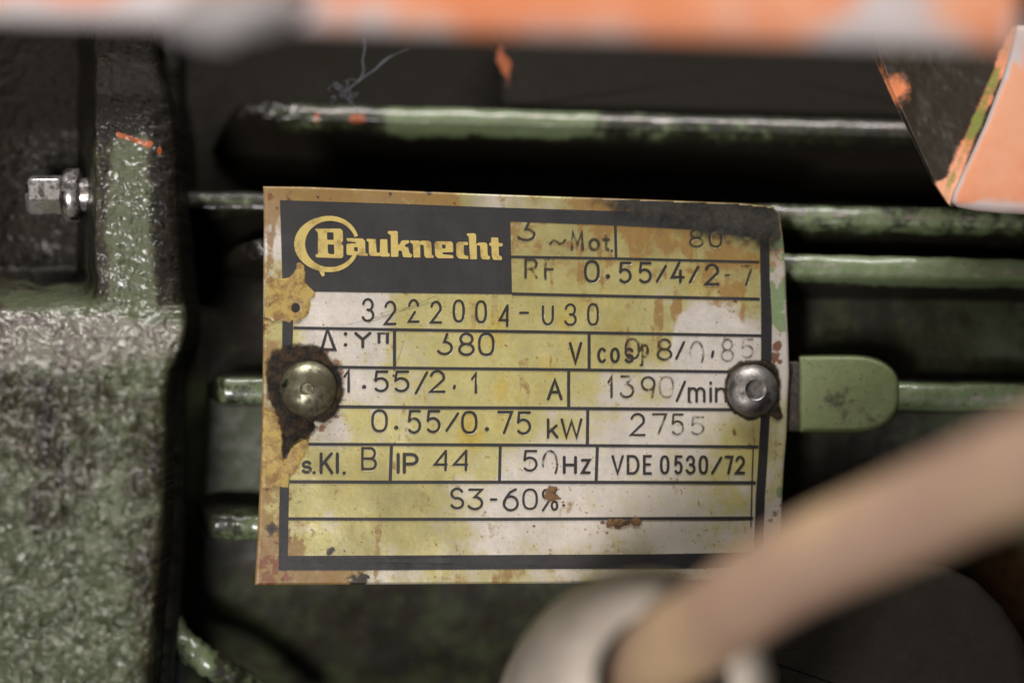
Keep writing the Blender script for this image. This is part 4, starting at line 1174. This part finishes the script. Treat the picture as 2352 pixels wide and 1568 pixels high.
glyphs('printed_lettering', [('V', 752, 640, 838, 774), ('D', 856, 640, 944, 774), ('E', 966, 640, 1028, 774), ('0', 1080, 642, 1146, 772), ('5', 1174, 642, 1238, 772), ('3r', 1256, 642, 1324, 772), ('0', 1342, 642, 1408, 772), ('/', 1426, 650, 1504, 772), ('7', 1516, 644, 1578, 772), ('2', 1588, 644, 1658, 770)], 6.2, M_ink, ZD)
glyphs('stamped_lettering', [('S', 1336, 860, 1434, 1008), ('3', 1456, 866, 1566, 1014), ('-', 1606, 932, 1658, 950), ('6', 1692, 864, 1804, 1022)], 5.8, M_ink, ZCc)
glyphs('stamped_lettering', [('0', 150, 866, 256, 1012), ('%', 282, 866, 390, 1022)], 5.2, M_ink, ZD)
glyphs('stamped_lettering', [('.', 430, 980, 3.2)], 4, M_ink, ZD)

# deposits standing proud of the plate
def deposit(name, poly, mat, hmax, soft=6.0, step=2.4, edge=5.0, seed=1, rough=10.0, holes=(), label=None, base=0.00011, ramp=14.0):
    P = np.asarray(poly, float)
    x0, y0 = P.min(0) - soft * 1.5 - 4; x1, y1 = P.max(0) + soft * 1.5 + 4
    xs = np.arange(x0, x1, step); ys = np.arange(y0, y1, step)
    X, Y = np.meshgrid(xs, ys, indexing='ij')
    d = poly_sdf(P, X, Y)
    for h in holes: d = np.minimum(d, -poly_sdf(h, X, Y))
    d = d + edge * 2 * (fbm(X * 0.07, Y * 0.07, seed, 4) - 0.5)
    cov = np.clip(0.5 + d / (2 * soft), 0, 1)
    hh = base + hmax * np.clip(d / ramp, 0, 1) ** 0.6 * (0.5 + 1.0 * fbm(X * 0.05, Y * 0.05, seed + 5, 4))
    x, y, z = plate_pt(X, Y, hh)
    V = np.stack([x, y, z], -1).reshape(-1, 3)
    keep = cov > 0.02
    inside = (X > L_edge(Y) + 1) & (X < R_edge(Y) - 1) & (Y > T_edge(X) + 1) & (Y < B_edge(X) - 1)
    keep &= inside
    F = grid_faces(len(xs), len(ys))
    kf = keep.ravel()[F].all(1); F = F[kf]
    used, inv = np.unique(F.ravel(), return_inverse=True)
    V = V[used]; F = inv.reshape(-1, 4)
    c = cov.ravel()[used]
    o = mesh_obj(name, V, F, mat, plate, attrs={'cover': np.stack([c, c, c], -1)})
    return o

star = [L3(*p) for p in [(720, 270), (800, 250), (865, 310), (880, 600), (930, 680), (1065, 800), (1040, 880), (960, 920), (970, 1000), (940, 1170), (820, 1270), (700, 1310), (640, 1290), (600, 1340), (500, 1310), (430, 1285), (330, 1310), (230, 1250), (165, 1230), (150, 900), (175, 600), (235, 500), (330, 550), (430, 545), (580, 530), (660, 450), (710, 370)]]
hole = [L3(708 + 76 * math.cos(t), 1062 + 86 * math.sin(t)) for t in np.linspace(0, 2 * math.pi, 21)[:-1]]
deposit('varnish_flake', star, M_flakepatch, 0.00010, soft=1.8, step=1.9, edge=2.0, seed=2, holes=[hole], base=0.00014, ramp=5)
v, f = filled('d', [hole], M_hole, plate, 0.00012)
mesh_obj('pin_hole', v, f, M_hole, plate, smooth=False)
low = [L4(*p) for p in [(70, 700), (230, 780), (262, 930), (262, 1190), (300, 1190), (360, 1060), (520, 985), (512, 1100), (450, 1200), (400, 1290), (320, 1400), (312, 1475), (60, 1485), (62, 1300)]]
deposit('varnish_flake', low, M_flakepatch, 0.00010, soft=2.5, step=2.2, edge=4.0, seed=4, base=0.00014, ramp=6)
sc = [L3(*p) for p in [(185, 690), (250, 690), (320, 720), (370, 790), (400, 880), (370, 945), (330, 960), (185, 1040)]]
deposit('rust_scab', sc, M_flakepatch, 0.00006, soft=2.0, step=1.9, edge=2.5, seed=6, base=0.00028, ramp=4)
ring = [L4(*p) for p in [(195, 130), (330, 95), (560, 80), (640, 140), (730, 225), (800, 330), (860, 430), (855, 560), (800, 740), (700, 830), (560, 850), (590, 885), (540, 960), (400, 1040), (320, 1130), (262, 1210), (262, 950), (225, 790), (145, 650), (105, 480), (110, 280), (150, 180)]]
deposit('grime_ring', ring, M_grime, 0.00025, soft=13, step=2.4, edge=7.0, seed=7, base=0.00022, ramp=22)
rring = [(1672, 850), (1700, 830), (1750, 826), (1776, 832), (1786, 850), (1792, 880), (1791, 930), (1800, 960), (1786, 964), (1766, 952), (1720, 966), (1685, 950), (1664, 915), (1664, 880)]
deposit('grime_ring', rring, M_grime, 0.0002, soft=7.0, step=2.4, edge=4.0, seed=8, base=0.00022, ramp=18)
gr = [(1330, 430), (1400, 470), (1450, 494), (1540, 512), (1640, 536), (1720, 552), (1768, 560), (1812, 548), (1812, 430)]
deposit('dark_corner_film', gr, M_dark_film, 0.00008, soft=34, step=3.0, edge=22.0, seed=9, base=0.00020, ramp=30)  # soft-edged darker film over the top right corner
star2 = [ZD(*p) for p in [(305, 890), (330, 850), (385, 856), (375, 900), (420, 938), (360, 948), (335, 960), (298, 930)]]
def m_rustdep():
    return m_deposit('brown_rust_scab', (0.15, 0.075, 0.022), (0.05, 0.026, 0.012), 0.5, 0.3, 0.8, 0.0)
M_rustdep = m_rustdep()
deposit('rust_scab', star2, M_rustdep, 0.0001, soft=2.2, step=1.8, edge=3, seed=12, base=0.00016, ramp=5)
for i, (cx, cy, a, b) in enumerate([(1420, 1200, 26, 10), (1462, 1198, 16, 9)]):
    pl = [(cx + a * math.cos(t), cy + b * math.sin(t)) for t in np.linspace(0, 2 * math.pi, 15)[:-1]]
    deposit('rust_scab', pl, M_rustdep, 0.0001, soft=3.0, step=1.9, edge=8, seed=20 + i, base=0.00016, ramp=6)

# scratches
for (a, b, w) in [((800, 745), (1010, 690), 1.3), ((845, 742), (1000, 680), 1.0), ((932, 765), (906, 845), 1.6), ((870, 720), (985, 693), 1.0), ((828, 1195), (842, 1186), 2.0)]:
    acc = Acc()
    stroke(acc, [a, ((a[0] + b[0]) / 2 + 2, (a[1] + b[1]) / 2 + 1), b], w, 0.00009)
    acc.build('scratch_mark', M_ink_faint, plate)

# ------------------------------------------------------------------ rivets
def make_rivet(px, py, rad_px, mat, axis, label, rec_r, rec_d, hk):
    y = float(plate_y(px, py))
    c = Vector(at(px, py, y - 0.0002))
    root = thing('dome_rivet', c, label, 'rivet', 'rivets holding the nameplate')
    R = rad_px * S; H = R * hk
    prof = [(R * 0.97, -0.0010), (R, 0.0)]
    n = 16
    r_end = rec_r * R
    for i in range(1, n + 1):
        t = i / n
        r = R + (r_end - R) * t
        prof.append((r, H * math.sqrt(max(0, 1 - (r / R) ** 2)) + 0.0002))
    top = prof[-1][1]
    prof2 = [(r_end * 0.97, top + 0.00002), (r_end * 0.90, top - rec_d * 0.4), (r_end * 0.80, top - rec_d * 0.9), (r_end * 0.7, top - rec_d), (r_end * 0.3, top - rec_d * 1.05), (0.0, top - rec_d * 1.05)]
    v, f = lathe(prof, c, axis, 64, jitter=0.02)
    mesh_obj('dome', v, f, mat, root)
    v, f = lathe([prof[-1]] + prof2, c, axis, 48)
    mesh_obj('drive_recess', v, f, mat, root)
    v, f = lathe([(R * 0.45, -0.0120), (R * 0.45, -0.0006)], c, axis, 24)
    mesh_obj('shank', v, f, mat, root)
make_rivet(708, 893, 66, M_rivA, (0.02, -1, 0.0), 'brassy dirt-ringed dome rivet at the left side of the nameplate', 0.27, 0.00025, 0.62)
make_rivet(1727, 896, 61, M_rivB, (0.16, -1, 0.02), 'dark steel dome rivet at the right side of the nameplate', 0.42, 0.00022, 0.62)

# ------------------------------------------------------------------ orange frame bar across the top, weld lump, bracket
def make_bar():
    YF, YB = -0.085, -0.070
    root = thing('frame_bar', at(1176, 20, -0.056), 'blurred orange painted frame bar with chipped grey patches across the top', 'frame bar')
    nx, nz = 160, 26
    x0, x1 = -260, 2338
    U, T = np.meshgrid(np.linspace(0, 1, nx), np.linspace(0, 1, nz), indexing='ij')
    PX = x0 + (x1 - x0) * U
    bot = 46 + 70 * (PX / 2340)
    PY = bot + (-640 - bot) * T
    yy = np.full(PX.shape, YF) + 0.0012 * (1 - np.sqrt(np.clip(1 - np.clip(1 - T / 0.03, 0, 1) ** 2, 0, 1)))
    x, y, z = at(PX, PY, yy)
    V = np.stack([x, y, z], -1)
    B = np.stack(at(PX, PY - 6, yy * 0 + YB), -1)
    n0 = nx * nz
    F = grid_faces(nx, nz).tolist()
    F += [[n0 + i for i in f[::-1]] for f in grid_faces(nx, nz).tolist()]
    idx = np.arange(n0).reshape(nx, nz)
    rg = np.concatenate([idx[:, 0], idx[-1, 1:], idx[-2::-1, -1], idx[0, -2:0:-1]])
    for i in range(len(rg)):
        k = (i + 1) % len(rg)
        F.append([int(rg[i]), int(rg[k]), n0 + int(rg[k]), n0 + int(rg[i])])
    w = np.zeros(PX.shape + (3,))
    d = bot - PY
    pr = 0.0
    for (cx, cy, rx, ry, a) in [(430, 20, 170, 60, .5), (700, 15, 120, 70, .35), (2060, 30, 100, 90, .6), (1940, 85, 70, 35, .5), (2190, 95, 90, 20, .4), (40, 40, 60, 60, .4), (150, 30, 240, 60, .32), (1250, 60, 90, 30, .2), (860, 40, 60, 50, .3), (1000, 60, 60, 40, .2), (1430, 70, 130, 30, .25), (2330, 60, 25, 60, .5), (330, 10, 60, 40, .1), (1690, 30, 60, 60, .2)]:
        pr = pr + a * np.exp(-((PX - cx) / rx) ** 2 - ((PY - cy) / ry) ** 2)
    pr = pr + 0.22 * np.exp(-(d / 22) ** 2)
    w[..., 0] = pr
    w = w.reshape(-1, 3); w = np.concatenate([w, w * 0 + np.array([0, 0.35, 0])])
    mesh_obj('bar_body', np.concatenate([V.reshape(-1, 3), B.reshape(-1, 3)]), F, M_orange, root, attrs={'wear_shading': w})
    # grey weld lump hanging from the lower edge
    c = Vector(at(540, 44, -0.088))
    Vv = []; n, m = 40, 22
    for i in range(n):
        for j in range(m):
            a = 2 * math.pi * i / n; b = -math.pi / 2 + math.pi * j / (m - 1)
            q = 1 + 0.35 * (float(fbm(np.array(math.cos(a) * 1.5 + 5), np.array(math.sin(a) * 1.5 + j * .2), 3, 3)) - 0.5)
            Vv.append((c.x + 0.0086 * q * math.cos(b) * math.cos(a), c.y + 0.0045 * math.cos(b) * math.sin(a), c.z + 0.0029 * q * math.sin(b) + 0.0007 * math.cos(a)))
    mesh_obj('weld_lump', Vv, grid_faces(n, m, True), M_primer, root)
M_primer = m_simple('grey_primer', (0.30, 0.285, 0.28), (0.20, 0.19, 0.19), 120, (0.5, 0.7), bump=0.3)
make_bar()

def make_bracket():
    root = thing('support_bracket', at(2250, 300, 0.0), 'orange angle bracket with web painted dark with shade standing on the motor rib at upper right', 'bracket')
    # orange cheek on the right, its lit edges painted paler
    cheek = [(2338, 60), (2300, 190), (2262, 290), (2218, 385), (2190, 440), (2184, 462), (2200, 474), (2240, 482), (2300, 488), (2420, 494), (2700, 500), (2700, 60)]
    extruded('cheek_plate', cheek, -0.012, 0.010, M_orange, root, 16,
             wear_shading=lambda x, y: (0.40 if (y > 466 or (x + (y - 110) * 0.43) < 2345) else -0.08, 0.0, 0.0))
    # V-shaped web left of it, its shade painted dark into the colour
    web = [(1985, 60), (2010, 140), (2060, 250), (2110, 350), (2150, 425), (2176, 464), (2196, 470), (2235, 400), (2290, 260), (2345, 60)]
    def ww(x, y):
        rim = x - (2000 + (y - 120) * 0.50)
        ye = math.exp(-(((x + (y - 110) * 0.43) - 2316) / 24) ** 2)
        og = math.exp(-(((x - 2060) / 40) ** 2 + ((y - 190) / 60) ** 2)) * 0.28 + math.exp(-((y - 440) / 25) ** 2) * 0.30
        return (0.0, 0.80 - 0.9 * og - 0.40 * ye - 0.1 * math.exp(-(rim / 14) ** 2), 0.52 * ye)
    # dense face so the painted shade and paint patches can be laid on it
    xs = np.linspace(1975, 2350, 90); ys = np.linspace(60, 475, 100)
    X, Y = np.meshgrid(xs, ys, indexing='ij')
    lft = np.interp(Y, [60, 140, 250, 350, 425, 464, 475], [1985, 2010, 2060, 2110, 2148, 2174, 2184])
    rgt = np.interp(Y, [60, 110, 260, 400, 462, 475], [2352, 2332, 2282, 2222, 2196, 2194])
    U = (X - 1975) / 375.0
    PX = lft + (rgt - lft) * U
    yd = 0.003 + 0.0006 * (fbm(PX * .02, Y * .02, 3, 3) - .5) + 0.0010 * sstep(0.05, 0.0, U)
    V = np.stack(at(PX, Y, yd), -1)
    Bk = np.stack(at(PX, Y, yd * 0 + 0.008), -1)
    n0 = X.size
    F = grid_faces(*X.shape).tolist(); F += [[n0 + i for i in f[::-1]] for f in grid_faces(*X.shape).tolist()]
    idx = np.arange(n0).reshape(X.shape)
    rg = np.concatenate([idx[:, 0], idx[-1, 1:], idx[-2::-1, -1], idx[0, -2:0:-1]])
    for i in range(len(rg)):
        k = (i + 1) % len(rg)
        F.append([int(rg[i]), int(rg[k]), n0 + int(rg[k]), n0 + int(rg[i])])
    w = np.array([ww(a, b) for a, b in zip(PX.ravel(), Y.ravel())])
    mesh_obj('web', np.concatenate([V.reshape(-1, 3), Bk.reshape(-1, 3)]), F, M_orange, root, attrs={'wear_shading': np.concatenate([w, w])})
make_bracket()

# ------------------------------------------------------------------ lower frame rail
rl = thing('frame_rail', at(2100, 1590, 0.0), 'thin orange frame rail along the bottom right edge, mostly cut off', 'frame rail')
extruded('rail_body', [(1600, 1562), (2000, 1558), (2600, 1553), (2600, 1720), (1600, 1720)], 0.0, 0.02, M_orange, rl, 8, wear_shading=lambda x, y: (0, 0.45 if x < 2080 else 0.30, 0))

# ------------------------------------------------------------------ terminal box (dark), gland and cable
tb = thing('terminal_box', at(1900, 1600, 0.005), 'black oily terminal box with a rounded shoulder under the cable', 'terminal box')
tbp = [(1350, 1350), (1900, 1322), (2000, 1300), (2090, 1290), (2170, 1300), (2240, 1335), (2300, 1395), (2345, 1465), (2372, 1550), (2380, 1740), (1350, 1740)]
extruded('box_body', tbp, -0.006, 0.03, M_black, tb, 36, wear_shading=(0.0, 0, 1.0), n_bev=6)

gl_base = Vector(at(1440, 1652, -0.024)); gl_front = Vector(at(1524, 1562, -0.058))
ax = (gl_front - gl_base).normalized(); Lg = (gl_front - gl_base).length
gland = thing('cable_gland', gl_base, 'pale grey-beige cable gland nut at the bottom centre, out of focus', 'cable gland')
Rb = 0.0188
prof = [(Rb * 0.85, -0.012), (Rb * 0.95, -0.006), (Rb, 0.0), (Rb * 1.0, Lg * 0.30), (Rb * 0.97, Lg * 0.5), (Rb * 0.90, Lg * 0.70), (Rb * 0.80, Lg * 0.86), (Rb * 0.70, Lg * 0.97), (Rb * 0.56, Lg), (Rb * 0.48, Lg * 0.985)]
v, f = lathe(prof, gl_base, ax, 72)
mesh_obj('nut_body', v, f, M_gland, gland)
v, f = lathe([(Rb * 0.48, Lg * 0.985), (Rb * 0.47, Lg * 0.80), (Rb * 0.46, Lg * 0.45), (0.0, Lg * 0.40)], gl_base, ax, 48)
mesh_obj('rubber_seal', v, f, M_hole, gland)
cpath = bez([gl_base + ax * (Lg * 0.42) + Vector((0.002, 0, -0.002)), gl_front + Vector((-0.0010, 0, 0.0022)), at(1640, 1428, -0.072), at(1814, 1310, -0.082), at(2110, 1176, -0.093), at(2352, 1068, -0.103), at(2600, 960, -0.112)], 16)
v, f = tube_pts(cpath, [0.0055 + 0.0004 * min(1.0, i / 50.0) for i in range(len(cpath))], 40)
o = mesh_obj('supply_cable', v, f, M_cable, None, at(2000, 1200, -0.088))
tag(o, 'thick beige rubber cable curving out of the gland to the right, heavily blurred', 'cable')

# ------------------------------------------------------------------ lint caught on the top rib
lint = thing('dust_lint', at(790, 225, 0.012), 'wisp of blue-grey lint hanging above the top rib', 'lint')
def fibre(pts, r):
    p = bez(pts, 12)
    v, f = tube_pts([tuple(q) for q in p], r, 6)
    mesh_obj('fibre', v, f, M_fibre, lint)
yl = 0.010
fibre([at(835, 84, yl), at(838, 110, yl), at(833, 140, yl), at(835, 165, yl), at(822, 190, yl)], 0.00011)
fibre([at(900, 128, yl), at(885, 140, yl), at(862, 160, yl), at(835, 178, yl), at(812, 196, yl), at(790, 212, yl)], 0.00011)
fibre([at(940, 112, yl), at(915, 122, yl), at(880, 140, yl), at(864, 158, yl)], 0.00006)
rl_ = random.Random(4)
for i in range(16):
    x = 790 + rl_.uniform(-18, 18); y = 212 + rl_.uniform(-18, 18)
    pts = []
    for k in range(5):
        pts.append(at(x, y, yl + rl_.uniform(-0.001, 0.001)))
        x += rl_.uniform(-14, 14); y += rl_.uniform(-11, 12)
    fibre(pts, 0.00006)
